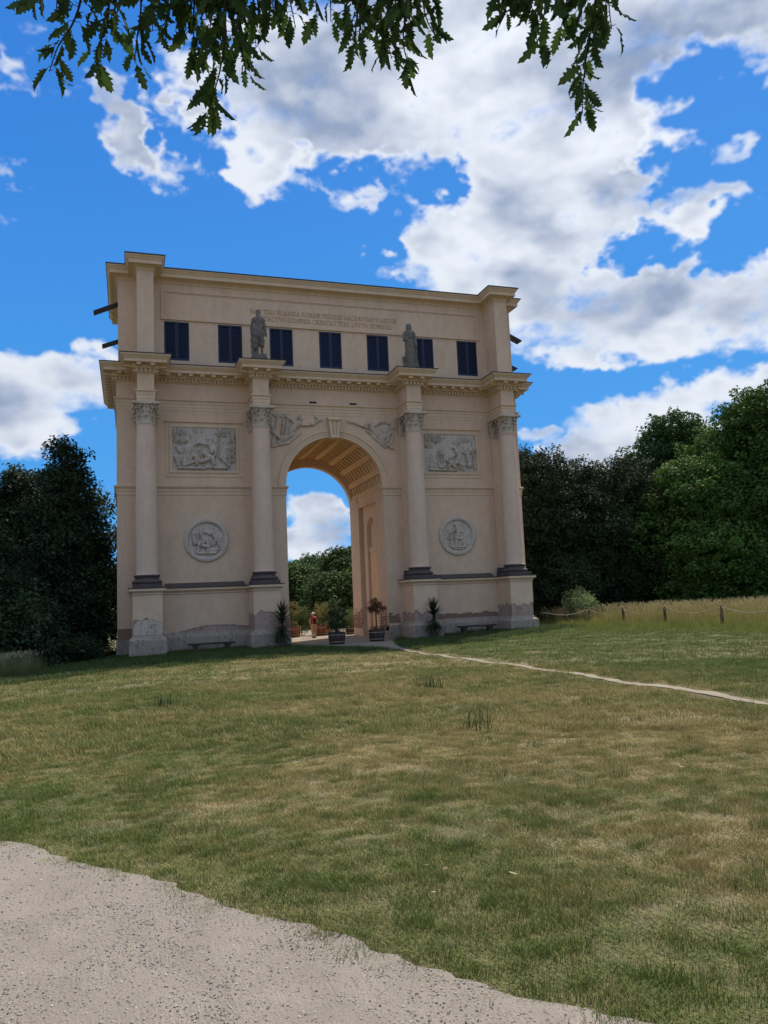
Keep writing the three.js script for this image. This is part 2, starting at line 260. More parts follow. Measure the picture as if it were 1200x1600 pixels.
  // dentils and modillions follow the same plan
  const den = [], dg = new THREE.BoxGeometry(0.115, 0.15, 0.13), mg = (() => { const s = poly([[0, 0], [0.36, 0.03], [0.38, 0.1], [0.3, 0.16], [0, 0.16]]); const g = new THREE.ExtrudeGeometry(s, { depth: 0.22, bevelEnabled: true, bevelSize: 0.012, bevelThickness: 0.012, bevelSegments: 1 }); g.translate(0, 0, -0.11); g.rotateY(-Math.PI / 2); return boxUV(g); })();
  for (let i = 0; i < plan.length - 1; i++) {
    const a = plan[i], b = plan[i + 1], dx = b[0] - a[0], dz = b[1] - a[1], L = Math.hypot(dx, dz), d = [dx / L, dz / L], n = [-d[1], d[0]], ang = Math.atan2(n[0], n[1]);
    const turnA = i > 0 ? Math.sign((a[0] - plan[i - 1][0]) * d[1] - (a[1] - plan[i - 1][1]) * d[0]) : 0, nx = plan[i + 2], turnB = nx ? Math.sign(d[0] * (nx[1] - b[1]) - d[1] * (nx[0] - b[0])) : 0;
    const run = (o) => { const s0 = -turnA * -o, s1 = L - turnB * o; return [s0, s1]; };
    let [s0, s1] = run(0.145); s0 += 0.02; s1 -= 0.02; const k = Math.max(1, Math.floor((s1 - s0) / 0.205));
    if (s1 - s0 > 0.15) for (let j = 0; j < k; j++) { const t = s0 + (j + 0.5) * (s1 - s0) / k, g = dg.clone(); g.rotateY(ang); g.translate(a[0] + d[0] * t + n[0] * 0.145, 15.18, a[1] + d[1] * t + n[1] * 0.145); den.push(g); }
    [s0, s1] = run(0.46); if (turnA < 0) s0 += 0.2; if (turnB < 0) s1 -= 0.2;
    const mk = Math.max(1, Math.round((s1 - s0) / 0.62));
    if (s1 - s0 > 0.3) for (let j = 0; j < mk; j++) { const t = s0 + (j + 0.5) * (s1 - s0) / mk, m = mesh('modillion', mg, M.trim, cornice); m.position.set(a[0] + d[0] * t + n[0] * 0.262, 15.342, a[1] + d[1] * t + n[1] * 0.262); m.rotation.y = ang; }
  }
  const dc = part('dentil_course', den, M.trim, cornice); dc.userData.kind = 'stuff';
  // two little vents in the frieze
  for (const x of [-1.21, 1.29]) { part('vent', [box(x - 0.22, x + 0.22, 14.2, 14.32, -0.1, 0.004)], M.shutterIn, arch); }

  // attic
  const sw = 0.7, xs = [-9.1, -6.06, -3.03, 0, 3.03, 6.06, 9.1], YT = 18.72, YB = 16.43;
  const skin = poly(rect(-12.3, 12.3, 15.86, 21.3), xs.map((x) => rect(x - sw, x + sw, YB, YT).reverse()));
  const AP = 10.85, AH = 0.44, AZ = 1.6;
  part('attic_wall', [extr(skin, -0.25, -0.01), box(-12.3, 12.3, 15.86, 21.3, -DEEP, -0.26), ...[-1, 1].flatMap((s) => [box(s * AP - AH, s * AP + AH, 16.0, 21.3, -0.03, AZ), box(s * AP - AH - 0.05, s * AP + AH + 0.05, 15.98, 16.28, -0.03, AZ + 0.05)])], M.wall, arch);
  const aplan = [[-12.3, -DEEP], [-12.3, 0], ...jut(-AP, AH, AZ), ...jut(AP, AH, AZ), [12.3, 0], [12.3, -DEEP]];
  const ac = part('attic_cornice', sweep([[-0.2, 20.92], [0, 20.93], [0.05, 20.98], [0.05, 21.06], [0.12, 21.12], [0.22, 21.16], [0.40, 21.18], [0.44, 21.19], [0.44, 21.40], [0.48, 21.42], [0.52, 21.50], [0.58, 21.56], [0.60, 21.62], [-0.2, 21.63]], aplan, true), M.trim, arch);
  part('roof_flashing', sweep([[0.2, 21.635], [0.63, 21.635], [0.64, 21.68], [-0.6, 21.75]], aplan, true), M.sheet, ac);
  part('roof', box(-12.28, 12.28, 21.3, 21.66, -DEEP + 0.02, -0.02), M.sheet, arch);
  // inscription field
  const frame = (x0, x1, y0, y1, w, z0, z1) => extr(poly(rect(x0, x1, y0, y1), [rect(x0 + w, x1 - w, y0 + w, y1 - w).reverse()]), z0, z1);
  part('panel_frame', [frame(-9.95, 9.95, 18.84, 20.62, 0.16, -0.02, 0.05), frame(-9.78, 9.78, 19.01, 20.45, 0.05, -0.02, 0.022), box(-9.97, 9.97, 18.8, 18.9, -0.02, 0.085)], M.wall, arch);
  const font = await new FontLoader().loadAsync('fonts/droid/droid_serif_regular.typeface.json');
  const ins = [];
  for (const [t, x0, x1, y] of [['HAS TIBI BLANDA SOROR PHOEBI SACRAVIMVS AEDES', -4.85, 4.34, 19.57], ['INTACTVS SEMPER CRESCAT TIBI LVCVS HONORI', -4.45, 4.0, 19.16]]) { const g = new TextGeometry(t, { font, size: 0.27, depth: 0.035, curveSegments: 3, bevelEnabled: false }); g.computeBoundingBox(); const b = g.boundingBox; g.translate(-b.min.x, 0, 0); g.scale((x1 - x0) / (b.max.x - b.min.x), 1, 1); g.translate(x0, y, -0.015); ins.push(boxUV(g)); }
  part('inscription', ins, std(lin(0.66, 0.47, 0.3), { map: stoneTex }), arch);

  // louvred shutters
  for (const x of xs) {
    const sh = new THREE.Group(); sh.name = 'shutter'; sh.position.set(x, 0, 0); arch.add(sh);
    part('shutter_backing', box(-sw + 0.01, sw - 0.01, YB, YT, -0.2, -0.15), M.shutterIn, sh);
    for (const s of [-1, 1]) {
      const c = s * sw / 2, a = c - sw / 2 + 0.012, b = c + sw / 2 - 0.008;
      part('shutter_frame', [box(a, a + 0.07, YB, YT - 0.01, -0.1, 0.0), box(b - 0.07, b, YB, YT - 0.01, -0.1, 0.0), box(a + 0.07, b - 0.07, YB, YB + 0.1, -0.1, -0.002), box(a + 0.07, b - 0.07, YT - 0.1, YT - 0.01, -0.1, -0.002)], M.shutter, sh);
      const sl = []; for (let y = YB + 0.13; y < YT - 0.12; y += 0.082) { const g = new THREE.BoxGeometry(b - a - 0.142, 0.014, 0.085); g.rotateX(1.0); g.translate(c, y, -0.04); sl.push(g); }
      const so = part('louvre_slats', sl, M.shutter, sh); so.userData.kind = 'stuff';
    }
  }
  // propped-out shutters of the side windows
  for (const s of [-1, 1]) for (const [y, l, d] of [[19.95, 1.32, 0.62], [17.72, 0.86, 0.34]]) {
    const o = new THREE.Group(); o.name = 'propped_shutter'; o.position.set(s * 12.31, y, -1.2); arch.add(o);
    const g = new THREE.BoxGeometry(Math.hypot(l, d), 0.06, 0.7); g.rotateZ(-s * Math.atan2(d, l)); g.translate(s * l / 2, -d / 2, 0); part('leaf', boxUV(g), M.shutter, o);
    part('stay', [tube([[0, -d - 0.25, 0.3], [s * l * 0.35, -d * 0.9, 0.3], [s * l * 0.7, -d * 0.75, 0.3]], 0.012, 6, 4)], M.iron, o);
  }

  // carved reliefs
  const heightMesh = (x0, x1, y0, y1, z, nx, ny, fn, cut = -1) => {
    const pos = [], idx = [], hs = [];
    for (let j = 0; j <= ny; j++) for (let i = 0; i <= nx; i++) { const u = i / nx, v = j / ny, h = fn(u, v); hs.push(h); pos.push(lerp(x0, x1, u), lerp(y0, y1, v), z + h); }
    for (let j = 0; j < ny; j++) for (let i = 0; i < nx; i++) { const a = j * (nx + 1) + i, b = a + 1, c = a + nx + 1, d = c + 1; if (Math.max(hs[a], hs[b], hs[c], hs[d]) <= cut) continue; idx.push(a, b, d, a, d, c); }
    const g = new THREE.BufferGeometry(); g.setAttribute('position', new THREE.Float32BufferAttribute(pos, 3)); g.setIndex(idx); g.computeVertexNormals();
    const uv = []; for (let i = 0; i < pos.length; i += 3) uv.push(pos[i], pos[i + 1]); g.setAttribute('uv', new THREE.Float32BufferAttribute(uv, 2)); return g;
  };
  const strokes = (list, asp) => (u, v) => { let h = 0; for (const [ax, ay, ar, bx, by, br, k] of list) { const X = u * asp, ux = (bx - ax) * asp, uy = by - ay, t = clamp(((X - ax * asp) * ux + (v - ay) * uy) / (ux * ux + uy * uy + 1e-9)), r = lerp(ar, br, t), d = Math.hypot(X - ax * asp - ux * t, v - ay - uy * t); if (d < r) h = Math.max(h, k * Math.sqrt(1 - (d / r) ** 2)); } return h; };
  const leafy = (list, asp) => (u, v) => { let h = 0; for (const [cx, cy, rx, ry, k, f] of list) { const q = ((u - cx) / rx) ** 2 + ((v - cy) / ry) ** 2; if (q < 1) h = Math.max(h, k * (1 - q) ** 0.5 * (0.45 + 0.75 * Math.abs(n2(u * asp * f, v * f)))); } return h; };
  const panel = (x0, x1, y0, y1, st, lf, label, seed) => {
    const asp = (x1 - x0) / (y1 - y0), a = strokes(st.map(([p, q, s, t, w, y, k]) => [p, q, s * 0.8, t, w, y * 0.8, k]), asp), b = leafy(lf, asp);
    const o = part('relief_panel', heightMesh(x0, x1, y0, y1, 0.006, 190, 136, (u, v) => { const e = Math.min(u, 1 - u, v, 1 - v); return (1.5 * Math.max(a(u, v), b(u, v)) + 0.012 * fbm2(u * 30 + seed, v * 22, 3) + 0.02 * Math.max(0, 0.12 - v) * Math.sin(u * 40)) * ss(0, 0.02, e); }), M.relief, arch); o.userData.label = label;
    const f = 0.13; part('relief_frame', [frame(x0 - f, x1 + f, y0 - f, y1 + f, f - 0.01, -0.01, 0.06), frame(x0 - 0.34, x1 + 0.34, y0 - 0.36, y1 + 0.36, 0.09, -0.01, 0.035), box(x0 - 0.4, x1 + 0.4, y1 + 0.29, y1 + 0.4, -0.01, 0.1)], M.trim, arch);
  };
  panel(-9.44, -5.87, 10.03, 12.53, [[.59, .72, .075, .6, .7, .07, .17], [.59, .64, .075, .63, .46, .1, .18], [.56, .6, .05, .41, .63, .035, .13], [.64, .6, .05, .68, .48, .04, .14], [.47, .46, .06, .48, .44, .06, .17], [.49, .4, .08, .58, .3, .1, .2], [.44, .42, .035, .46, .28, .03, .12], [.58, .28, .09, .44, .2, .06, .18], [.62, .3, .08, .65, .14, .05, .16], [.3, .34, .045, .36, .32, .05, .14], [.36, .32, .045, .38, .14, .03, .13], [.3, .34, .04, .27, .15, .03, .12], [.33, .2, .05, .16, .1, .04, .12], [.08, .52, .06, .12, .42, .05, .1], [.05, .3, .05, .09, .12, .04, .12], [.14, .3, .03, .16, .14, .03, .1], [.72, .94, .015, .73, .3, .015, .07], [.76, .3, .05, .88, .12, .05, .12], [.5, .08, .05, .85, .06, .04, .12], [.1, .06, .04, .5, .05, .05, .1], [.42, .63, .04, .38, .6, .03, .08], [.68, .46, .04, .66, .34, .04, .12]], [[.12, .86, .14, .14, .13, 16], [.14, .7, .13, .1, .12, 18], [.85, .9, .2, .12, .15, 13], [.94, .72, .1, .2, .16, 15], [.93, .5, .09, .16, .15, 14], [.92, .3, .09, .14, .15, 16], [.22, .5, .12, .1, .05, 18], [.5, .6, .09, .07, .05, 20]], 'carved stone relief with figures and trees', 3);
  panel(5.8, 9.34, 10.1, 12.53, [[.6, .6, .06, .61, .59, .055, .15], [.6, .55, .06, .66, .4, .09, .19], [.56, .44, .04, .48, .36, .035, .13], [.66, .4, .09, .58, .22, .07, .19], [.6, .3, .06, .72, .16, .06, .16], [.8, .56, .055, .82, .55, .05, .15], [.82, .5, .08, .85, .2, .11, .17], [.74, .52, .03, .8, .48, .04, .12], [.42, .3, .05, .5, .2, .06, .17], [.38, .2, .05, .3, .1, .04, .14], [.46, .2, .04, .44, .08, .03, .13], [.52, .2, .05, .6, .08, .04, .15], [.64, .14, .04, .74, .06, .03, .13], [.3, .5, .02, .31, .26, .03, .1], [.27, .55, .015, .26, .3, .02, .08], [.36, .48, .015, .35, .28, .025, .1], [.24, .24, .04, .26, .14, .04, .12], [.94, .5, .03, .95, .1, .035, .12], [.1, .06, .04, .6, .05, .04, .1], [.55, .64, .05, .62, .66, .03, .1]], [[.16, .88, .2, .12, .15, 15], [.08, .72, .1, .1, .11, 17], [.76, .88, .16, .1, .1, 15], [.62, .8, .09, .08, .09, 18], [.93, .56, .07, .1, .15, 17], [.1, .3, .1, .22, .06, 16], [.15, .12, .14, .1, .08, 20]], 'carved stone relief with seated figure and hounds', 9);
  // medallions
  const medallion = (cx, cy, st, label) => {
    const o = new THREE.Group(); o.name = 'medallion'; o.position.set(cx, cy, 0); arch.add(o); o.userData.label = label;
    const a = strokes(st, 1), g = lathe([[1.24, -0.01], [1.24, 0.06], [1.2, 0.11], [1.08, 0.13], [1.0, 0.11], [0.97, 0.02], [0.95, 0.006]], 72); g.rotateX(Math.PI / 2); part('medallion_ring', g, M.relief, o);
    part('medallion_relief', heightMesh(-0.97, 0.97, -0.97, 0.97, 0.008, 110, 110, (u, v) => { const r = Math.hypot(u - 0.5, v - 0.5) * 2; return r > 1 ? -0.02 : (1.5 * a(u, v) + 0.012 * fbm2(u * 16 + cx, v * 16, 3)) * ss(1, 0.95, r); }, -0.015), M.relief, o);
  };
  medallion(-7.62, 6.07, [[.35, .78, .06, .36, .76, .06, .12], [.34, .7, .075, .42, .52, .09, .15], [.38, .66, .04, .52, .5, .04, .12], [.42, .48, .09, .3, .36, .08, .15], [.34, .36, .07, .52, .3, .06, .14], [.5, .5, .05, .56, .3, .045, .14], [.56, .3, .04, .52, .16, .04, .12], [.28, .3, .05, .26, .16, .04, .1], [.2, .12, .05, .78, .12, .05, .09], [.64, .7, .05, .6, .68, .05, .1], [.7, .6, .04, .78, .56, .05, .1], [.76, .54, .035, .72, .36, .03, .1], [.8, .5, .04, .86, .3, .03, .1], [.68, .5, .03, .66, .34, .03, .09], [.46, .74, .05, .56, .7, .05, .08], [.14, .7, .06, .16, .4, .07, .07], [.56, .2, .06, .84, .22, .05, .07]], 'round grey stone medallion with a kneeling figure');
  medallion(7.76, 6.08, [[.44, .84, .065, .45, .82, .06, .13], [.46, .76, .06, .5, .6, .08, .15], [.4, .7, .035, .3, .6, .03, .1], [.5, .7, .04, .6, .62, .035, .1], [.5, .56, .08, .44, .42, .07, .15], [.46, .42, .06, .62, .4, .06, .14], [.62, .4, .05, .58, .2, .04, .13], [.44, .42, .05, .4, .18, .045, .13], [.5, .3, .06, .5, .14, .06, .1], [.3, .14, .045, .74, .14, .045, .1], [.24, .58, .025, .25, .14, .025, .08], [.6, .52, .06, .64, .44, .05, .1], [.66, .3, .04, .7, .16, .04, .09], [.34, .08, .03, .66, .07, .03, .06]], 'round grey stone medallion with a seated figure');
  // winged figures in the spandrels
  const L = (u) => (u - 522) / 25.3, V = (v) => 12.1 + (685 - v) / 24.6;
  const spandrel = (list, sx, label) => {
    const x0 = sx < 0 ? -4.18 : 0.72, x1 = sx < 0 ? -0.72 : 4.18, y0 = 11.2, y1 = 13.44, asp = (x1 - x0) / (y1 - y0), hh = y1 - y0;
    const st = list.map(([a, b, r, c, d, q, k]) => [(L(a) - x0) / (x1 - x0), (V(b) - y0) / hh, 0.74 * r / 25 / hh, (L(c) - x0) / (x1 - x0), (V(d) - y0) / hh, 0.74 * q / 25 / hh, k * 1.25]);
    const f = strokes(st, asp);
    const o = part('spandrel_relief', heightMesh(x0, x1, y0, y1, 0.0, 170, 110, (u, v) => { const h = f(u, v); const X = lerp(x0, x1, u), Y = lerp(y0, y1, v); if (Math.hypot(X, Y - ZS - 0.02) < 3.46) return -0.01; return h > 0.004 ? h * (0.95 + 0.1 * n2(X * 9 + Y * 3, Y * 11)) : -0.01; }, -0.004), M.stone, arch); o.userData.label = label;
  };
  spandrel([[470, 656, 5, 471, 658, 5, .2], [468, 664, 7, 455, 676, 8, .2], [455, 676, 7, 441, 689, 5, .19], [441, 689, 5, 428, 678, 4, .17], [474, 667, 3.5, 489, 666, 3, .15], [489, 666, 3, 500, 659, 2.5, .13], [496, 654, 4, 503, 658, 4, .09], [463, 664, 4, 447, 653, 3, .13], [447, 653, 6, 432, 652, 5, .08], [445, 660, 3, 442, 684, 3, .11], [437, 657, 3, 432, 672, 3, .1], [451, 660, 3, 448, 676, 3, .1], [458, 680, 6, 436, 694, 4, .15], [428, 699, 3, 452, 693, 4, .11], [452, 693, 4, 470, 678, 4, .09], [430, 684, 3, 427, 696, 3, .1], [426, 664, 5, 430, 674, 4, .07]], -1, 'reclining winged figure holding a wreath in stucco');
  spandrel([[577, 661, 5, 576, 663, 4.5, .19], [582, 668, 6, 592, 679, 7, .19], [592, 679, 6.5, 603, 691, 5, .17], [603, 691, 4.5, 616, 699, 3, .14], [576, 668, 3, 560, 663, 2.6, .14], [560, 663, 2.6, 549, 659, 2.4, .12], [546, 658, 3.5, 552, 661, 3.5, .09], [586, 665, 4, 600, 658, 3, .12], [600, 658, 3.5, 613, 660, 3, .09], [600, 668, 7, 612, 676, 6, .07], [598, 684, 5, 614, 676, 4, .11], [612, 678, 3, 608, 688, 3, .1], [614, 690, 3, 617, 680, 3, .08], [585, 681, 4, 604, 697, 3, .1], [575, 672, 3, 590, 684, 3, .1], [604, 664, 4, 618, 668, 4, .06]], 1, 'flying winged figure with a wreath in stucco');
}
// ---------- columns, pilasters, pedestals ----------
{
  const leafGeo = (h, w, out, square) => { // acanthus leaf with a curled tip
    const nx = 6, ny = 8, pos = [], idx = [];
    for (let j = 0; j <= ny; j++) for (let i = 0; i <= nx; i++) { const t = j / ny, s = i / nx * 2 - 1, lobes = 1 - 0.28 * Math.abs(Math.sin(t * 10)); const ww = w * (t < 0.65 ? 1 : 1 - (t - 0.65) * 1.9) * lobes; const curl = t > 0.6 ? (t - 0.6) / 0.4 : 0; pos.push(s * ww / 2, h * (t < 0.85 ? t : 0.85 - (t - 0.85) * 0.8), out * (0.12 + 0.25 * t + curl * curl * 1.0) - Math.abs(s) * 0.035 + (i === 3 ? 0.016 : 0) + (i % 2 ? 0.012 : 0)); }
    for (let j = 0; j < ny; j++) for (let i = 0; i < nx; i++) { const a = j * (nx + 1) + i, b = a + 1, c = a + nx + 1, d = c + 1; idx.push(a, b, d, a, d, c); }
    const g = new THREE.BufferGeometry(); g.setAttribute('position', new THREE.Float32BufferAttribute(pos, 3)); g.setIndex(idx); g.computeVertexNormals(); void square; return g;
  };
  const volute = (r) => { const pts = []; for (let i = 0; i <= 26; i++) { const a = i / 26 * Math.PI * 3.2, q = r * (1 - 0.72 * i / 26); pts.push(new THREE.Vector3(Math.cos(a) * q, Math.sin(a) * q, 0)); } return new THREE.TubeGeometry(new THREE.CatmullRomCurve3(pts), 30, r * 0.24, 5); };
  const capital = (R, H, flat) => {
    const gs = []; const bell = lathe([[R, 0], [R * 1.06, 0.02], [R * 1.08, 0.05], [R * 1.0, 0.07], [R * 0.98, H * 0.5], [R * 1.06, H * 0.78], [R * 1.2, H * 0.86]], 28);
    if (flat) gs.push(box(-R, R, 0, H * 0.86, -0.24, 0.0), box(-R - 0.05, R + 0.05, 0, 0.06, -0.24, 0.05)); else gs.push(bell);
    const ring = (n, y, h, w, o, a0) => { if (flat) { const m = Math.round(n / 3); for (let k = 0; k < m; k++) { const g = leafGeo(h, w, o); g.translate((k - (m - 1) / 2) * (2 * R / m), y, 0); gs.push(g); } for (const s of [-1, 1]) { const g = leafGeo(h, w * 0.8, o); g.rotateY(s * Math.PI / 2); g.translate(s * R, y, -0.1); gs.push(g); } } else for (let k = 0; k < n; k++) { const g = leafGeo(h, w, o); g.translate(0, y, R * 0.9); g.rotateY(a0 + k / n * Math.PI * 2); gs.push(g); } };
    ring(8, 0.06, H * 0.34, 0.36, 0.2, 0); ring(8, 0.06, H * 0.62, 0.36, 0.24, Math.PI / 8); ring(flat ? 6 : 16, H * 0.45, H * 0.4, 0.13, 0.2, 0.1);
    const corner = flat ? [-1, 1] : [0, 1, 2, 3];
    for (const c of corner) for (const s of flat ? [c] : [-1, 1]) { const g = volute(0.14); g.translate(flat ? 0 : 0.1 * s, 0, 0); if (flat) { g.translate(c * (R + 0.08), H * 0.76, 0.12); } else { g.rotateY(0.35 * s); g.translate(0, H * 0.76, R * 1.42); g.rotateY(Math.PI / 4 + c * Math.PI / 2); } gs.push(g); const st = limb([[0, H * 0.48, R * 0.95], [0.03 * s, H * 0.62, R * 1.1], [0.05 * s, H * 0.78, R * 1.38]], 0.05, 0.045, 6, 5); if (!flat) { st.rotateY(Math.PI / 4 + c * Math.PI / 2 - 0.2 * s); gs.push(st); } }
    // abacus with hollowed sides
    const q = 1.52 * R, s = new THREE.Shape(), cs = [[-q, -q], [q, -q], [q, q], [-q, q]];
    if (!flat) { s.moveTo(-q + 0.08, -q); for (let k = 0; k < 4; k++) { const a = cs[k], b = cs[(k + 1) % 4], mx = (a[0] + b[0]) / 2 * 0.72, my = (a[1] + b[1]) / 2 * 0.72; s.quadraticCurveTo(mx, my, b[0] - 0.08 * Math.sign(b[0] - a[0] || 0), b[1] - 0.08 * Math.sign(b[1] - a[1] || 0)); const d = cs[(k + 2) % 4]; s.lineTo(b[0] + 0.08 * Math.sign(d[0] - b[0] || 0), b[1] + 0.08 * Math.sign(d[1] - b[1] || 0)); } const g = new THREE.ExtrudeGeometry(s, { depth: H * 0.09, bevelEnabled: true, bevelSize: 0.02, bevelThickness: 0.02, bevelSegments: 1, curveSegments: 8 }); g.rotateX(-Math.PI / 2); g.translate(0, H * 0.88, 0); gs.push(g); for (let k = 0; k < 4; k++) { const f = new THREE.IcosahedronGeometry(0.11, 1); f.scale(1, 1, 0.7); f.translate(0, H * 0.92, R * 1.16); f.rotateY(k * Math.PI / 2); gs.push(f); } }
    else gs.push(box(-R - 0.2, R + 0.2, H * 0.88, H - 0.003, -0.24, 0.16));
    return boxUV(join(gs));
  };
  const capG = capital(0.47, 1.17), pilCap = capital(0.44, 1.17, true);
  const shaftPts = []; for (let i = 0; i <= 16; i++) { const t = i / 16, y = 4.18 + t * 8.05; shaftPts.push([0.575 - 0.105 * Math.pow(Math.max(0, (t - 0.15) / 0.85), 1.6), y]); }
  shaftPts.unshift([0.63, 4.14]); shaftPts.push([0.5, 12.25], [0.52, 12.28], [0.5, 12.31]);
  const shaftG = lathe(shaftPts, 48); { const p = shaftG.attributes.position, uv = shaftG.attributes.uv; for (let i = 0; i < p.count; i++) uv.setXY(i, uv.getX(i) * 3.5, p.getY(i)); }
  const torus = []; for (let i = 0; i <= 8; i++) { const a = -Math.PI / 2 + i / 8 * Math.PI; torus.push([0.66 + 0.12 * Math.cos(a), 3.76 + 0.1 * Math.sin(a)]); }
  const up = []; for (let i = 0; i <= 8; i++) { const a = -Math.PI / 2 + i / 8 * Math.PI; up.push([0.6 + 0.085 * Math.cos(a), 4.075 + 0.07 * Math.sin(a)]); }
  const baseG = join([lathe([[0.4, 3.66], ...torus, [0.64, 3.88], [0.6, 3.93], [0.6, 3.97], [0.64, 4.0], ...up, [0.4, 4.145]], 40), new THREE.BoxGeometry(1.5, 0.22, 1.5).translate(0, 3.55, 0)]);
  boxUV(baseG);
  const PH = 0.75, pedZ = ZC + PH;
  [-XO, -XI, XI, XO].forEach((c) => {
    const o = new THREE.Group(); o.name = 'column'; o.position.set(c, 0, ZC); arch.add(o);
    mesh('base', baseG, M.lead, o); mesh('shaft', shaftG, M.column, o); const k = mesh('capital', capG, M.stone, o); k.position.y = 12.3;
    const p = new THREE.Group(); p.name = 'pilaster'; p.position.set(c, 0, 0); arch.add(p);
    part('shaft', box(-0.47, 0.47, 3.4, 12.32, -0.05, 0.22), M.wall, p); const pk = mesh('capital', pilCap, M.stone, p); pk.position.set(0, 12.3, 0.24);
    part('base', [box(-0.56, 0.56, 3.42, 3.75, -0.05, 0.34), box(-0.52, 0.52, 3.75, 4.0, -0.05, 0.29)], M.lead, p);
  });
  // pedestal zone of each bay: dado, cornice, dark stone cover, plinth
  const path = [[-XO - PH, 0], [-XO - PH, pedZ], [-XO + PH, pedZ], [-XO + PH, 0.35], [-XI - PH, 0.35], [-XI - PH, pedZ], [-XI + PH, pedZ], [-XI + PH, 0]];
  const both = (g, s) => s < 0 ? g : mirrorX(g);
  const wav = (x, s) => s < 0 ? 0.98 + 0.34 * ss(-9.6, -7.6, x) - 0.12 * ss(-6.6, -5.6, x) : 1.3 + 0.1 * (Math.round(n2(x * 0.9, 3) * 2) / 2);
  for (const s of [-1, 1]) {
    part('pedestal_cornice', both(sweep([[-0.1, 3.05], [0, 3.06], [0.03, 3.1], [0.03, 3.17], [0.08, 3.2], [0.14, 3.26], [0.19, 3.28], [0.19, 3.37], [0.21, 3.4], [-0.3, 3.42]], path), s), M.trim, arch);
    part('pedestal_cover', [both(sweep([[0.1, 3.425], [0.25, 3.425], [0.25, 3.455], [-0.36, 3.7], [-0.4, 3.44]], [[-XO + PH + 0.22, 0.35], [-XI - PH - 0.22, 0.35]]), s), ...[-XO, -XI].map((c) => both(box(c - PH - 0.22, c + PH + 0.22, 3.425, 3.455, 0.02, pedZ + 0.22), s))], M.lead, arch);
    // masonry body, then plaster coats with a ragged lower edge
    part('pedestal_core', [both(box(-XO + PH - 0.01, -XI - PH + 0.01, -0.5, 3.06, -0.05, 0.315), s), ...[-XO, -XI].map((c) => both(box(c - PH + 0.03, c + PH - 0.03, -0.5, 3.06, -0.05, pedZ - 0.03), s))], M.mortar, arch);
    part('plinth', both(sweep([[-0.1, 1.0], [0.0, 0.98], [0.03, 0.93], [0.06, 0.86], [0.17, 0.78], [0.19, 0.74], [0.2, 0.70], [0.2, -0.5]], path), s), M.plinth, arch);
    const bay = []; const x0 = -XO + PH - 0.01, x1 = -XI - PH + 0.01, n = 70; for (let i = 0; i <= n; i++) { const x = lerp(x0, x1, i / n); bay.push([x, wav(s < 0 ? x : x * 1, s) + 0.035 * n2(x * 5, s) + 0.03 * n2(x * 17, s + 4)]); }
    part('plaster_coat', [both(extr(poly([...bay, [x1, 3.05], [x0, 3.05]]), 0.316, 0.352), s), ...[-XO, -XI].flatMap((c, ci) => {
      const yb = s < 0 ? (ci ? 1.9 : 1.65) : (ci ? 1.55 : 1.75), e = []; for (let i = 0; i <= 26; i++) { const x = lerp(c - PH, c + PH, i / 26); e.push([x, yb + 0.16 * n2(x * 1.6, s * 5 + ci) + 0.05 * n2(x * 9, ci) + (s < 0 && !ci ? 0.16 * Math.sin(i / 26 * Math.PI) : 0)]); }
      const side = (xa) => { const q = []; for (let i = 0; i <= 20; i++) { const z = lerp(-0.02, pedZ - 0.005, i / 20); q.push([z, yb - 0.05 + 0.16 * n2(z * 1.8, s + ci * 3) + 0.02 * n2(z * 13, 2)]); } const g = new THREE.ExtrudeGeometry(poly([...q, [pedZ - 0.005, 3.05], [-0.02, 3.05]]), { depth: 0.03, bevelEnabled: false }); g.rotateY(-Math.PI / 2); g.translate(xa, 0, 0); return boxUV(g); };
      return [both(extr(poly([...e, [c + PH, 3.05], [c - PH, 3.05]]), pedZ - 0.03, pedZ), s), both(side(c - PH + 0.03), s), both(side(c + PH), s)];
    })], M.wall, arch);
    // pale stone facings low on the pedestals
    const fac = []; for (const [c, h] of s < 0 ? [[-XO, 1.62]] : []) fac.push(both(extr(poly([[c - 0.72, 1.0], [c + 0.72, 1.0], [c + 0.74, 1.5], [c + 0.55, h + 0.1], [c, h + 0.16], [c - 0.55, h + 0.08], [c - 0.72, 1.45]]), pedZ - 0.032, pedZ - 0.012), s));
    if (fac.length) part('stone_facing', fac, M.stone, arch);
  }
  // laid bare brickwork at the wall foot
  const bricks = (list, z, name) => {
    const g = []; const r = rng(5);
    for (const [x0, x1, y0, top] of list) for (let y = y0, k = 0; y < 2.2; y += 0.088, k++) for (let x = x0 - (k % 2) * 0.14; x < x1; x += 0.295) { const a = Math.max(x0, x), b = Math.min(x1, x + 0.28); if (b - a < 0.05 || y + 0.075 > top((a + b) / 2) || r() < 0.06) continue; const q = new THREE.BoxGeometry(b - a, 0.072, 0.03); q.translate((a + b) / 2, y + 0.036, z + (r() - 0.5) * 0.014); g.push(q); }
    const o = part(name, g, M.brick, arch); o.userData.kind = 'stuff'; o.userData.label = 'bare brick courses where plaster has fallen';
  };
  M.brick = std(lin(0.34, 0.19, 0.145), { map: stoneTex, bumpMap: roughTex, bumpScale: 0.01 });
  bricks([[5.45, 10.05, 1.02, (x) => 1.42 + 0.1 * Math.round(n2(x * 0.9, 3) * 2) / 2]], 0.318, 'exposed_brickwork');
  bricks([[-12.38, -11.66, 0.72, () => 1.35], [3.02, 3.8, 0.9, (x) => 1.5 + 0.2 * n2(x * 4, 1)], [-3.82, -3.02, 0.9, (x) => 1.7 + 0.2 * n2(x * 4, 1)]], 0.004, 'exposed_brickwork');
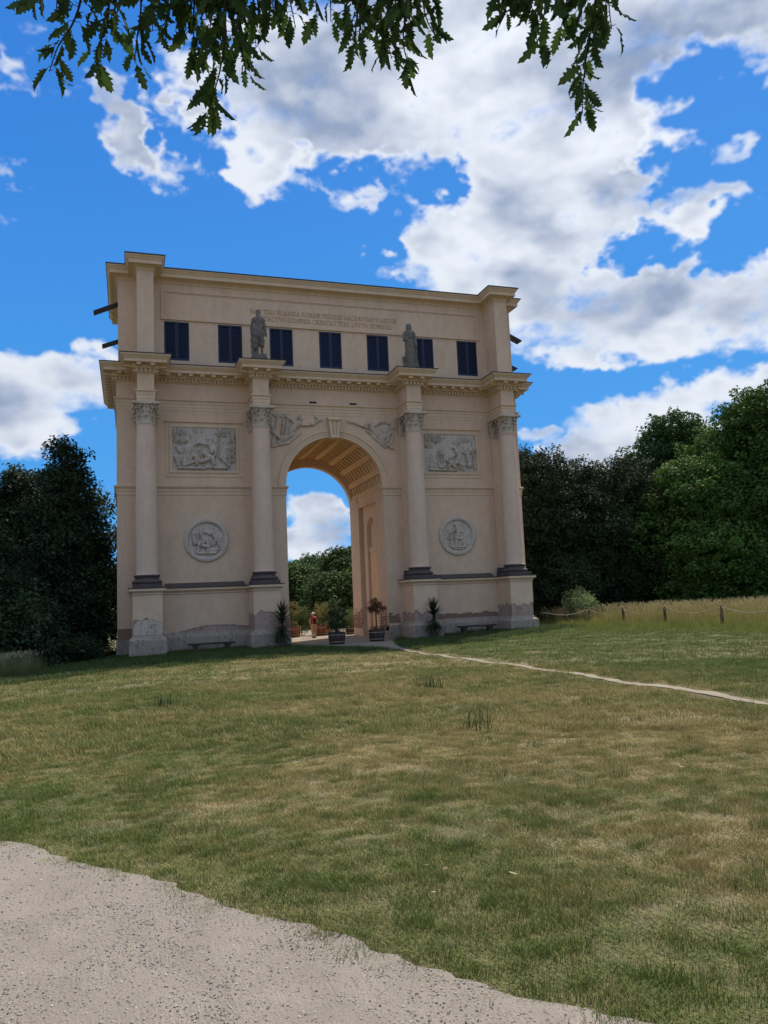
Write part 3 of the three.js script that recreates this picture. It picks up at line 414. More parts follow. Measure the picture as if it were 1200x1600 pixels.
  // stone foot of the outer wall strips and of the jambs
  for (const s of [-1, 1]) for (const g of [box(-12.46, -11.84, -0.5, 0.7, -DEEP, 0.1), join([box(-3.66, -3.0, -0.5, 0.75, -1.6, 0.09), box(-3.5, -2.94, -0.5, 0.45, -1.66, 0.07)])]) part('wall_foot', both(g, s), M.plinth, arch);
  // ragged patch of bare brick on the passage jamb
  for (const s of [-1, 1]) { const g = [], r = rng(8); for (let y = 0.5, k = 0; y < 2.0; y += 0.088, k++) for (let z = -7.5 - (k % 2) * 0.14; z < -0.2; z += 0.295) { if (z > -5.5 && z < -1.7) continue; if (y > 1.55 + 0.4 * n2(z * 1.7, s) || r() < 0.08) continue; const q = new THREE.BoxGeometry(0.03, 0.072, 0.28); q.translate(s * 3.0, y, z); g.push(q); } const o = part('exposed_brickwork', g, M.brick, arch); o.userData.kind = 'stuff'; }
}
// ---------- statues on the cornice ----------
{
  const norm = (g) => boxUV(g);
  const man = field((x, y, z) => {
    let d = cap(x, y, z, [0, 2.33, 0.02, 0.135], [0, 2.47, 0, 0.13]);                    // head
    d = smin(d, cap(x, y, z, [0, 2.2, 0, 0.085], [0, 2.32, 0, 0.08]), 0.03);              // neck
    d = smin(d, cap(x, y, z, [0, 2.3, 0.1, 0.08], [0.0, 2.2, 0.13, 0.05]), 0.04);          // beard
    d = smin(d, cap(x, y, z, [-0.05, 2.54, -0.01, 0.1], [0.06, 2.53, -0.02, 0.1]), 0.04);  // hair
    d = smin(d, cap(x, y, z, [-0.2, 2.05, 0, 0.15], [0.2, 2.05, 0, 0.15]), 0.08);
    d = smin(d, cap(x, y, z, [0, 2.0, 0.03, 0.25], [0.02, 1.55, 0.02, 0.21]), 0.1);
    d = smin(d, cap(x, y, z, [-0.33, 2.03, 0, 0.1], [-0.43, 1.6, -0.02, 0.085]), 0.06);
    d = smin(d, cap(x, y, z, [-0.43, 1.6, -0.02, 0.085], [-0.42, 1.2, 0.08, 0.07]), 0.03);
    d = smin(d, cap(x, y, z, [0.33, 2.03, 0, 0.1], [0.42, 1.6, -0.02, 0.085]), 0.06);
    d = smin(d, cap(x, y, z, [0.42, 1.6, -0.02, 0.085], [0.47, 1.15, 0.05, 0.08]), 0.03);
    const fold = 0.022 * Math.sin(Math.atan2(x, z + 0.05) * 11 + y * 5) + 0.012 * Math.sin(y * 17 + x * 9);
    d = smin(d, cap(x, y, z, [0, 1.42, 0, 0.31], [-0.02, 1.2, 0.02, 0.33]) + fold * 1.6, 0.06);      // cloth round the hips
    d = smin(d, cap(x, y, z, [-0.13, 1.25, 0.03, 0.23], [-0.15, 0.5, 0.06, 0.17]) + fold * 1.6, 0.06);
    d = smin(d, cap(x, y, z, [0.12, 1.25, 0.02, 0.21], [0.2, 0.6, 0.08, 0.14]) + fold * 1.6, 0.05);
    d = smin(d, cap(x, y, z, [-0.13, 0.66, 0.05, 0.12], [-0.1, 0.08, 0.0, 0.075]), 0.05);
    d = smin(d, cap(x, y, z, [0.18, 0.7, 0.06, 0.11], [0.2, 0.08, 0.0, 0.07]), 0.05);
    d = smin(d, cap(x, y, z, [-0.1, 0.05, 0, 0.06], [-0.12, 0.05, 0.2, 0.055]), 0.04);
    d = smin(d, cap(x, y, z, [0.2, 0.05, 0, 0.06], [0.25, 0.05, 0.18, 0.055]), 0.04);
    d = smin(d, cap(x, y, z, [-0.42, 1.5, -0.04, 0.1], [-0.3, 0.0, -0.02, 0.14]) + fold * 1.5, 0.05); // hanging cloth and support
    return d;
  }, [0, 1.32, 0], [0.75, 1.42, 0.75], 84);
  const woman = field((x, y, z) => {
    const fold = 0.02 * Math.sin(Math.atan2(x, z + 0.1) * 13 + y * 2.2) + 0.014 * Math.sin(x * 22 + y * 9);
    let d = cap(x, y, z, [0, 2.27, 0.04, 0.115], [0, 2.4, 0.03, 0.12]);
    d = smin(d, cap(x, y, z, [0, 2.14, 0, 0.085], [0, 2.26, 0, 0.08]), 0.03);
    const veil = Math.max(cap(x, y, z, [0, 2.42, -0.03, 0.165], [0, 2.1, -0.08, 0.19]), z - 0.08 - (Math.abs(x) > 0.1 ? 0.06 : 0));
    d = smin(d, veil, 0.02);
    d = smin(d, cap(x, y, z, [-0.2, 1.97, -0.02, 0.14], [0.2, 1.97, -0.02, 0.14]), 0.08);
    d = smin(d, cap(x, y, z, [0, 1.9, 0.02, 0.22], [0, 1.5, 0, 0.2]) + fold * 0.6, 0.1);
    d = smin(d, cap(x, y, z, [-0.3, 1.92, 0, 0.095], [-0.33, 1.5, 0.08, 0.08]), 0.05);
    d = smin(d, cap(x, y, z, [-0.33, 1.5, 0.08, 0.08], [0.02, 1.66, 0.24, 0.065]), 0.03);
    d = smin(d, cap(x, y, z, [0.3, 1.92, 0, 0.095], [0.36, 1.5, 0.02, 0.085]), 0.05);
    d = smin(d, cap(x, y, z, [0.36, 1.5, 0.02, 0.08], [0.4, 1.14, 0.1, 0.07]), 0.03);
    d = smin(d, cap(x, y, z, [0, 1.4, 0, 0.25], [0.02, 0.7, 0, 0.29]) + fold, 0.08);
    d = smin(d, cap(x, y, z, [0.02, 0.7, 0, 0.29], [0.03, 0.05, 0, 0.31]) + fold, 0.08);
    d = smin(d, cap(x, y, z, [0.37, 1.3, -0.02, 0.09], [0.38, 0.05, -0.02, 0.07]) + fold, 0.03);
    d = smin(d, cap(x, y, z, [-0.38, 0.34, 0.05, 0.1], [-0.34, 0.1, 0.02, 0.12]), 0.04);
    d = smin(d, cap(x, y, z, [-0.4, 0.42, 0.08, 0.085], [-0.43, 0.4, 0.16, 0.06]), 0.03);
    return Math.max(d, -y);
  }, [0, 1.25, 0], [0.72, 1.36, 0.72], 84);
  const s1 = thing('statue', 'weathered stone statue of bearded man with draped hips on the cornice', 'statue', [-4.68, 15.99, 1.75], -0.1, 'statues on the cornice');
  const b1 = mesh('figure', norm(man), M.statue, s1); b1.position.y = 0.42; b1.scale.set(0.9, 1.03, 0.95);
  const pl = (w, h) => { const g = join([new THREE.BoxGeometry(w, h * 0.55, w * 0.85).translate(0, h * 0.275, 0), new THREE.BoxGeometry(w * 0.9, h * 0.45, w * 0.78).translate(0, h * 0.775, 0)]); return boxUV(g); };
  mesh('plinth', pl(0.92, 0.42), M.statue, s1);
  const s2 = thing('statue', 'weathered stone statue of veiled woman in long folds on the cornice', 'statue', [4.5, 15.99, 1.75], -0.25, 'statues on the cornice');
  const b2 = mesh('figure', norm(woman), M.statue, s2); b2.position.y = 0.4;
  mesh('plinth', pl(0.98, 0.4), M.statue, s2);
}
// ---------- ground ----------
function gh(x, z) {
  const rise = 0.82 * clamp((z - 4) / 41, 0, 1.6);
  const right = 0.22 * ss(3.4, 12, x) * ss(-8, 1, z), left = -0.30 * ss(-7, -19, x) * ss(32, 14, z);
  const far = ss(60, 160, Math.hypot(x, z - 20)) * 0.8;
  const lump = 0.03 * n2(x * 0.35, z * 0.35) + 0.012 * n2(x * 1.1 + 9, z * 1.1);
  const calm = ss(1.5, 4.5, Math.abs(x)) + ss(5, 14, z);
  return -0.06 + rise + right + left - far + lump * clamp(calm);
}
const EDGE = [[-40, 20], [-26, 26.5], [-18.5, 32], [-14.8, 35.4], [-12.77, 37.95], [-12.16, 38.84], [-11.46, 39.98], [-10.89, 40.83], [-10.46, 41.46], [-10.12, 41.97], [-9.94, 42.22], [-9.2, 43.3], [-7, 46.5], [-1, 56]];
const EDGE_CURVE = new THREE.CatmullRomCurve3(EDGE.map((p) => new THREE.Vector3(p[0], 0, p[1]))).getPoints(400);
function edgeX(z) { let a = 0, b = 400; if (z <= EDGE_CURVE[0].z) return EDGE_CURVE[0].x; if (z >= EDGE_CURVE[400].z) return EDGE_CURVE[400].x; while (b - a > 1) { const m = (a + b) >> 1; if (EDGE_CURVE[m].z <= z) a = m; else b = m; } const p = EDGE_CURVE[a], q = EDGE_CURVE[b]; return lerp(p.x, q.x, (z - p.z) / (q.z - p.z)); }
const rimX = (z) => edgeX(z) + 0.06 * n2(z * 0.9, 5) + 0.035 * n2(z * 4.3, 6) + 0.015 * n2(z * 13, 2);
const TRAIL = [[-0.3, 11.5], [-0.75, 14], [-1.25, 20], [-1.75, 26], [-2.35, 31.5], [-2.75, 35], [-3.1, 38.5], [-3.2, 44]];
const trailX = (z) => { for (let i = 0; i < TRAIL.length - 1; i++) if (z <= TRAIL[i + 1][1]) return lerp(TRAIL[i][0], TRAIL[i + 1][0], (z - TRAIL[i][1]) / (TRAIL[i + 1][1] - TRAIL[i][1])); return -3.2; };
// half-open spans of bare ground at each z
function courtSpan(z) {
  if (z > 13 || z < -20) return null; if (z < -7.6) return [-9 - 3 * n2(z * 0.3, 1), 9];
  const l = z < 1.7 ? -3.3 : z < 4.5 ? lerp(-3.3, -2.3, (z - 1.7) / 2.8) : z < 8.4 ? lerp(-2.3, -1.4, (z - 4.5) / 3.9) : lerp(-1.4, -0.75, (z - 8.4) / 4.6);
  const r = z < 1.0 ? 3.3 : z < 1.5 ? 3.0 : z < 8.4 ? lerp(2.9, 0.75, (z - 1.5) / 6.9) : lerp(0.75, -0.2, (z - 8.4) / 4.6);
  return [l + 0.06 * n2(z * 2, 4), r + 0.06 * n2(z * 2, 8)];
}
function surf(x, z) {
  const c = courtSpan(z); if (c && x > c[0] && x < c[1]) return 'court';
  if (z > 11.5 && z < 44 && Math.abs(x - trailX(z) - 0.05 * n2(z * 1.3, 2)) < 0.115 + 0.04 * n2(z * 2.1, 7)) return 'trail';
  if (z > 20 && x < rimX(z)) return 'gravel';
  return 'lawn';
}
function grassTone(x, z) { // 0 green .. 1 dry straw
  const p = 0.75 * fbm2(x * 0.22 + 3, z * 0.22, 3) + 0.6 * fbm2(x * 1.5, z * 1.5 + 7, 3) + 0.75 * fbm2(x * 4.2, z * 4.2 + 17, 3);
  const mid = ss(-13, -6, x) * ss(44, 36, z) * ss(8, 20, z) * ss(3, -2.5, x), rim = ss(2.2, 0.2, Math.abs(x - edgeX(z)));
  return clamp(0.33 + 0.85 * p + 0.30 * mid + 0.10 * ss(28, 36, z) - 0.30 * ss(15, 9, z) - 0.45 * rim * ss(34, 38, z) - 0.42 * ss(-1.5, 2.5, x - trailX(z)));
}
const GREEN = [0.118, 0.168, 0.034], DRY = [0.36, 0.295, 0.125];
const mix3 = (a, b, t) => [lerp(a[0], b[0], t), lerp(a[1], b[1], t), lerp(a[2], b[2], t)];
{
  const axis = (spans) => { const a = []; for (const [s, e, st] of spans) for (let v = s; v < e - 1e-6; v += st) a.push(v); a.push(spans[spans.length - 1][1]); return a; };
  const xs = axis([[-600, -100, 50], [-100, -40, 6], [-40, -22, 1.5], [-22, 8, 0.2], [8, 24, 0.5], [24, 60, 3], [60, 120, 10], [120, 600, 60]]);
  const zs = axis([[-600, -120, 60], [-120, -30, 6], [-30, -8, 1], [-8, 50, 0.22], [50, 80, 3], [80, 200, 20], [200, 600, 80]]);
  const nx = xs.length, nz = zs.length, pos = new Float32Array(nx * nz * 3), col = new Float32Array(nx * nz * 3), uv = new Float32Array(nx * nz * 2), idx = [];
  for (let j = 0; j < nz; j++) for (let i = 0; i < nx; i++) {
    const k = j * nx + i, x = xs[i], z = zs[j]; pos.set([x, gh(x, z), z], k * 3); uv.set([x, z], k * 2);
    const c = mix3([0.13, 0.13, 0.045], [0.29, 0.235, 0.13], grassTone(x, z)); col.set(c, k * 3);
    if (i < nx - 1 && j < nz - 1) idx.push(k, k + nx, k + 1, k + 1, k + nx, k + nx + 1);
  }
  const g = new THREE.BufferGeometry(); g.setAttribute('position', new THREE.BufferAttribute(pos, 3)); g.setAttribute('color', new THREE.BufferAttribute(col, 3)); g.setAttribute('uv', new THREE.BufferAttribute(uv, 2)); g.setIndex(idx); g.computeVertexNormals();
  const turf = tex(1024, (u, v) => { const a = wfbm(u, v, 60, 4, 2), b = wfbm(u, v, 9, 3, 8), s = 0.82 + 0.22 * a + 0.12 * b; return [s + 0.04 * b, s, s - 0.03 * b]; }, true, 1 / 3.1);
  const turfB = tex(512, (u, v) => { const s = 0.5 + 0.6 * wfbm(u, v, 50, 4, 12); return [s, s, s]; }, false, 1 / 1.7);
  tag(mesh('ground', g, std(0xffffff, { vertexColors: true, map: turf, bumpMap: turfB, bumpScale: 0.03, roughness: 1 })), 'dry mown lawn sloping gently to the monument', 'lawn', null, 'structure');

  // laid strips of gravel
  const gravelMap = tex(1024, (u, v) => { const a = wfbm(u, v, 170, 2, 3), c = wfbm(u, v, 60, 2, 50), b = wfbm(u, v, 6, 4, 6), s = 0.84 + 0.08 * b + 0.15 * a - 0.22 * ss(0.25, 0.5, c); return [s, s - 0.006, s - 0.016]; }, true, 1 / 2.3);
  const gravelBump = tex(1024, (u, v) => { const a = wfbm(u, v, 130, 3, 4); const s = 0.5 + 0.7 * a; return [s, s, s]; }, false, 1 / 2.3);
  M.gravel = std(lin(0.295, 0.27, 0.24), { map: gravelMap, bumpMap: gravelBump, bumpScale: 0.005, roughness: 1 });
  const strip = (rowsZ, span, cells, lift) => { const pos = [], uv = [], idx = []; rowsZ.forEach((z, j) => { const [a, b] = span(z); for (let i = 0; i <= cells; i++) { const x = lerp(a, b, i / cells); pos.push(x, gh(x, z) + lift, z); uv.push(x, z); if (j && i) { const k = j * (cells + 1) + i; idx.push(k, k - cells - 1, k - cells - 2, k, k - cells - 2, k - 1); } } }); const g = new THREE.BufferGeometry(); g.setAttribute('position', new THREE.Float32BufferAttribute(pos, 3)); g.setAttribute('uv', new THREE.Float32BufferAttribute(uv, 2)); g.setIndex(idx); g.computeVertexNormals(); return g; };
  const range = (a, b, s) => { const o = []; for (let v = a; v <= b; v += s) o.push(v); return o; };
  tag(mesh('gravel_path', strip(range(20.5, 56, 0.05), (z) => [edgeX(z) - 7.5, rimX(z)], 40, 0.014), M.gravel), 'pale gravel park path in the foreground', 'path', null, 'structure');
  const court = M.gravel.clone(); court.color = lin(0.35, 0.305, 0.24);
  tag(mesh('forecourt', join([strip(range(-20, -7.6, 0.4), courtSpan, 24, 0.02), strip(range(-7.6, 13, 0.15), courtSpan, 24, 0.02)]), court), 'pale sandy forecourt leading through the arch', 'path', null, 'structure');
  tag(mesh('footpath', strip(range(11.5, 44, 0.12), (z) => { const c = trailX(z) + 0.025 * n2(z * 1.3, 2), w = 0.115 + 0.04 * n2(z * 2.1, 7); return [c - w, c + w]; }, 4, 0.016), court), 'narrow trodden sandy footpath across the lawn', 'path', null, 'structure');
}
// ---------- trees and shrubs ----------
const leafMat = (c, t = 0.22) => new THREE.MeshPhysicalMaterial({ color: c, roughness: 0.7, transmission: t, thickness: 0, side: THREE.DoubleSide, specularIntensity: 0.25 });
const bark = std(lin(0.07, 0.055, 0.04), { map: stoneTex, bumpMap: roughTex, bumpScale: 0.03 });
function sprig(n, leaf, spread, seed, narrow = 0.55) { // a spray of small bent leaves
  const r = rng(seed), pos = [], nor = [];
  const v = new THREE.Vector3(), q = new THREE.Quaternion(), e = new THREE.Euler();
  for (let i = 0; i < n; i++) {
    const l = leaf * (0.7 + 0.6 * r()), w = l * narrow, c = new THREE.Vector3((r() - 0.5), (r() - 0.5) * 0.7, (r() - 0.5)).multiplyScalar(2 * spread);
    q.setFromEuler(e.set((r() - 0.5) * 2.2, r() * 6.28, (r() - 0.5) * 2.2));
    const P = [[0, 0, -l / 2], [-w / 2, 0.12 * l, 0], [w / 2, 0.12 * l, 0], [0, -0.05 * l, l / 2]].map((p) => v.set(...p).applyQuaternion(q).add(c).toArray());
    for (const k of [0, 1, 2, 1, 3, 2]) pos.push(...P[k]);
  }
  const g = new THREE.BufferGeometry(); g.setAttribute('position', new THREE.Float32BufferAttribute(pos, 3)); g.computeVertexNormals(); void nor; return g;
}
const SPRIG = [sprig(22, 0.25, 0.36, 1)];
const FINE = [sprig(26, 0.19, 0.3, 3, 0.45)];
const crownMats = {
  yew: leafMat(lin(0.040, 0.062, 0.030), 0.16), oak: leafMat(lin(0.075, 0.15, 0.03), 0.34), far: leafMat(lin(0.060, 0.11, 0.03), 0.3), shrub: leafMat(lin(0.27, 0.35, 0.16), 0.35), dark: leafMat(lin(0.05, 0.1, 0.028), 0.26),
};
// masses: list of [dx, y, dz, rx, ry, rz] lobes relative to the foot
function crown(parent, lobes, per, mat, seed, geos = SPRIG, size = 1, name = 'crown') {
  const r = rng(seed), mats = [], cols = [], m4 = new THREE.Matrix4(), q = new THREE.Quaternion(), e = new THREE.Euler(), s = new THREE.Vector3(), p = new THREE.Vector3();
  for (const [dx, y, dz, rx, ry, rz] of lobes) {
    const area = (rx * ry + ry * rz + rx * rz) / 3, n = Math.round(per * 2.1 * area), tone = 0.8 + 0.45 * r();
    for (let i = 0; i < n; i++) {
      const u = r() * 2 - 1, a = r() * 6.283, c = Math.sqrt(1 - u * u), ux = c * Math.cos(a), uz = c * Math.sin(a);
      const bump = 1 + 0.26 * n3(ux * 2.3 + seed, u * 2.3, uz * 2.3) + 0.2 * n3(ux * 5 + seed, u * 5, uz * 5), k = bump * (0.5 + 0.52 * Math.pow(r(), 0.5));
      p.set(dx + ux * rx * k, y + u * ry * k, dz + uz * rz * k); if (p.y < 0.15) continue;
      q.setFromEuler(e.set((r() - 0.5) * 1.2, r() * 6.283, (r() - 0.5) * 1.2)); const z = size * (0.75 + 0.6 * r()); s.set(z, z, z);
      mats.push(m4.compose(p, q, s).clone()); const t = tone * (0.75 + 0.5 * r()); cols.push(lin(t * (0.9 + 0.25 * r()), t, t * (0.85 + 0.2 * r())));
    }
  }
  const half = Math.ceil(mats.length / 2);
  const o = new THREE.InstancedMesh(geos[0], mat, mats.length); o.name = name; mats.forEach((m, i) => { o.setMatrixAt(i, m); o.setColorAt(i, cols[i]); }); o.castShadow = o.receiveShadow = true; o.userData.kind = 'stuff'; parent.add(o); void half; return o;
}
function tree(name, label, group, x, z, h, rad, kind, seed, opt = {}) {
  const t = thing(name, label, 'tree', [x, gh(x, z) - 0.1, z], 0, group), r = rng(seed * 31 + 7), base = opt.base ?? 0.12, tr = 0.02 * h + 0.06;
  const lean = (r() - 0.5) * 0.8, limbs = [limb([[0, -0.2, 0], [lean * 0.3, h * 0.35, 0.1], [lean, h * 0.86, 0]], tr * 1.25, tr * 0.25, 8, 8)];
  const lobes = []; const n = opt.lobes ?? 15;
  for (let i = 0; i < n; i++) {
    const f = (i + 0.5) / n, y = h * lerp(base + 0.12, 0.9, f), env = (opt.cone ? Math.pow(1 - f, 0.7) * 1.05 + 0.12 : Math.sqrt(clamp(1 - Math.pow((f - 0.42) / 0.62, 2))) + 0.1) * rad, a = i * 2.4 + r() * 1.2, d = env * (0.35 + 0.35 * r()), q = env * (0.5 + 0.25 * r()) + 0.4;
    const c = [lean * f + Math.cos(a) * d, y, Math.sin(a) * d]; lobes.push([...c, q, q * (0.6 + 0.25 * r()), q]);
    if (i % 2 === 0) limbs.push(limb([[lean * f * 0.8, y * 0.62, 0], [c[0] * 0.5, y * 0.8, c[2] * 0.5], [c[0], y, c[2]]], tr * 0.35, tr * 0.08, 5, 5));
  }
  part('trunk', limbs, bark, t);
  crown(t, lobes, opt.per ?? 17, crownMats[kind], seed, kind === 'yew' ? FINE : SPRIG, opt.size ?? 1);
  return t;
}
{
  const LG = 'trees left of the arch', RG = 'trees right of the arch', BG = 'trees seen through the arch';
  const yew = (lab, x, z, h, r, s, o = {}) => tree('evergreen_tree', lab, LG, x, z, h, r, 'yew', s, { base: -0.06, per: 26, size: 1.15, lobes: 18, ...o });
  yew('tall dark evergreen close against left flank of the arch', -15.4, -3.5, 13.9, 2.7, 1, { cone: true });
  yew('dark evergreen second from the left flank of the arch', -18.4, -5.5, 12.6, 2.6, 2, { cone: true });
  yew('dark pointed evergreen third from the left flank of the arch', -21.6, -4, 12.9, 2.7, 3, { cone: true });
  yew('broad dark evergreen fourth from the left flank of the arch', -25.3, -6, 12.4, 3.2, 4);
  yew('dark evergreen at left picture edge', -29.5, -3, 11.8, 3.6, 5);
  yew('low dark evergreen in front of the left tree row', -19.4, 2.4, 8.4, 3.0, 6, { cone: true });
  yew('low dark bushy evergreen at far left before the row', -24.4, 2.4, 7.6, 3.2, 7);
  for (const [x, z, h, i] of [[-17, -11, 12.4, 0], [-22, -12, 11.5, 1], [-27, -12, 11.5, 2]]) tree('evergreen_tree', ['dark evergreen filling gap behind left row beside the arch', 'dark evergreen behind the middle of the left row', 'dark evergreen behind the far end of the left row'][i], LG, x, z, h, 4, 'yew', 40 + i, { base: -0.06, per: 15, size: 1.3 });
  // right of the arch: dark conifer-like mass, then lighter oaks
  const R = (name, lab, x, z, h, r, kind, s, o = {}) => tree(name, lab, RG, x, z, h, r, kind, s, { base: -0.04, per: 24, ...o });
  R('evergreen_tree', 'dark evergreen close against right flank of the arch', 18.2, -9, 14.2, 3.7, 'yew', 11, { size: 1.15, lobes: 18 });
  R('evergreen_tree', 'dark evergreen second from the right flank of the arch', 23.0, -10, 13.4, 3.6, 'yew', 12, { size: 1.15 });
  R('evergreen_tree', 'dark evergreen third from the right flank of the arch', 27.5, -9.5, 13.2, 3.4, 'yew', 13, { size: 1.15 });
  R('oak_tree', 'bright green bushy oak at front of the right tree line', 31.0, -5.5, 12.6, 4.2, 'oak', 14, { lobes: 18 });
  R('oak_tree', 'tall oak towering at right picture edge', 40.5, -6.5, 19.0, 6.4, 'oak', 15, { lobes: 26, per: 21 });
  R('oak_tree', 'dark rounded oak crown rising behind the bright oak', 38.2, -16, 19.6, 5.2, 'dark', 16, { lobes: 20 });
  R('oak_tree', 'middle sized oak between bright oak and right edge', 36.4, -3.5, 12.4, 4.0, 'oak', 17, { lobes: 16 });
  R('oak_tree', 'low bushy oak at right edge above the tall grass', 42.5, 0.5, 11.0, 4.6, 'dark', 18, { lobes: 18 });
  R('oak_tree', 'tall oak outside the right edge of the row', 47.5, -9, 21, 6.5, 'dark', 19, { lobes: 20, per: 15 });
  for (const [x, z, h, i] of [[20.5, -17, 12.5, 0], [27, -18, 13.5, 1], [33, -17, 14.5, 2]]) R('evergreen_tree', ['dark evergreen filling gap behind right flank trees', 'dark evergreen behind the third evergreen on the right', 'dark evergreen behind the bright oak'][i], x, z, h, 4.4, 'yew', 50 + i, { per: 14, size: 1.35 });
  // beyond the passage
  const B = (lab, x, z, h, r, s, o = {}) => tree('park_tree', lab, BG, x, z, h, r, 'far', s, { base: -0.05, per: 20, lobes: 16, size: 1.15, ...o });
  B('tallest green tree framed at right inside the archway', 10.2, -34, 7.9, 3.4, 21);
  B('rounded green tree in the middle of the archway view', 5.0, -40, 6.3, 3.2, 22);
  B('low green tree at left inside the archway', -1.0, -46, 5.6, 3.6, 23);
  B('distant green tree between the two archway trees', 8.2, -52, 6.8, 4, 24, { per: 14 });
  B('dark bush tree low in the archway view', 7.4, -27, 4.6, 2.4, 25);
  B('green tree hidden by left jamb of the archway', -7, -44, 6, 4, 26, { per: 12 });
  for (const [x, z, h, i] of [[-14, -60, 7, 0], [1, -66, 6.4, 1], [14, -62, 8, 2], [24, -48, 9, 3]]) tree('park_tree', ['far tree behind the left trees', 'far tree closing the view through the arch', 'far tree right of the archway view', 'far tree behind the right evergreens'][i], BG, x, z, h, 6, 'far', 60 + i, { base: -0.05, per: 9, size: 1.5 });

  // shrubs
  const shrub = (name, label, x, z, w, h, mat, seed, per = 60, size = 0.5, group) => { const t = thing(name, label, 'shrub', [x, gh(x, z) - 0.02, z], 0, group), r = rng(seed), lobes = [], st = []; for (let i = 0; i < 9; i++) { const a = r() * 6.28, d = w * 0.55 * Math.sqrt(r()), y = h * (0.3 + 0.45 * r()); lobes.push([Math.cos(a) * d, y, Math.sin(a) * d, w * 0.32, h * 0.26, w * 0.32]); st.push(limb([[0, 0, 0], [Math.cos(a) * d * 0.4, y * 0.5, Math.sin(a) * d * 0.4], [Math.cos(a) * d, y, Math.sin(a) * d]], 0.03, 0.01, 4, 5)); } part('stem', st, bark, t); crown(t, lobes, per, mat, seed, FINE, size, 'foliage'); return t; };
  shrub('pale_shrub', 'pale green leafy shrub beside right corner of the arch', 17.6, -2.6, 1.6, 2.5, crownMats.shrub, 3, 80, 0.72);
  shrub('pale_shrub', 'smaller pale shrub behind the rope right of the leafy one', 19.6, -2.4, 0.9, 1.3, crownMats.shrub, 4, 110, 0.5);
  shrub('dark_shrub', 'low dark shrub at left foot of the arch', -14.1, 1.4, 1.5, 1.5, crownMats.yew, 5, 70, 0.6);
}
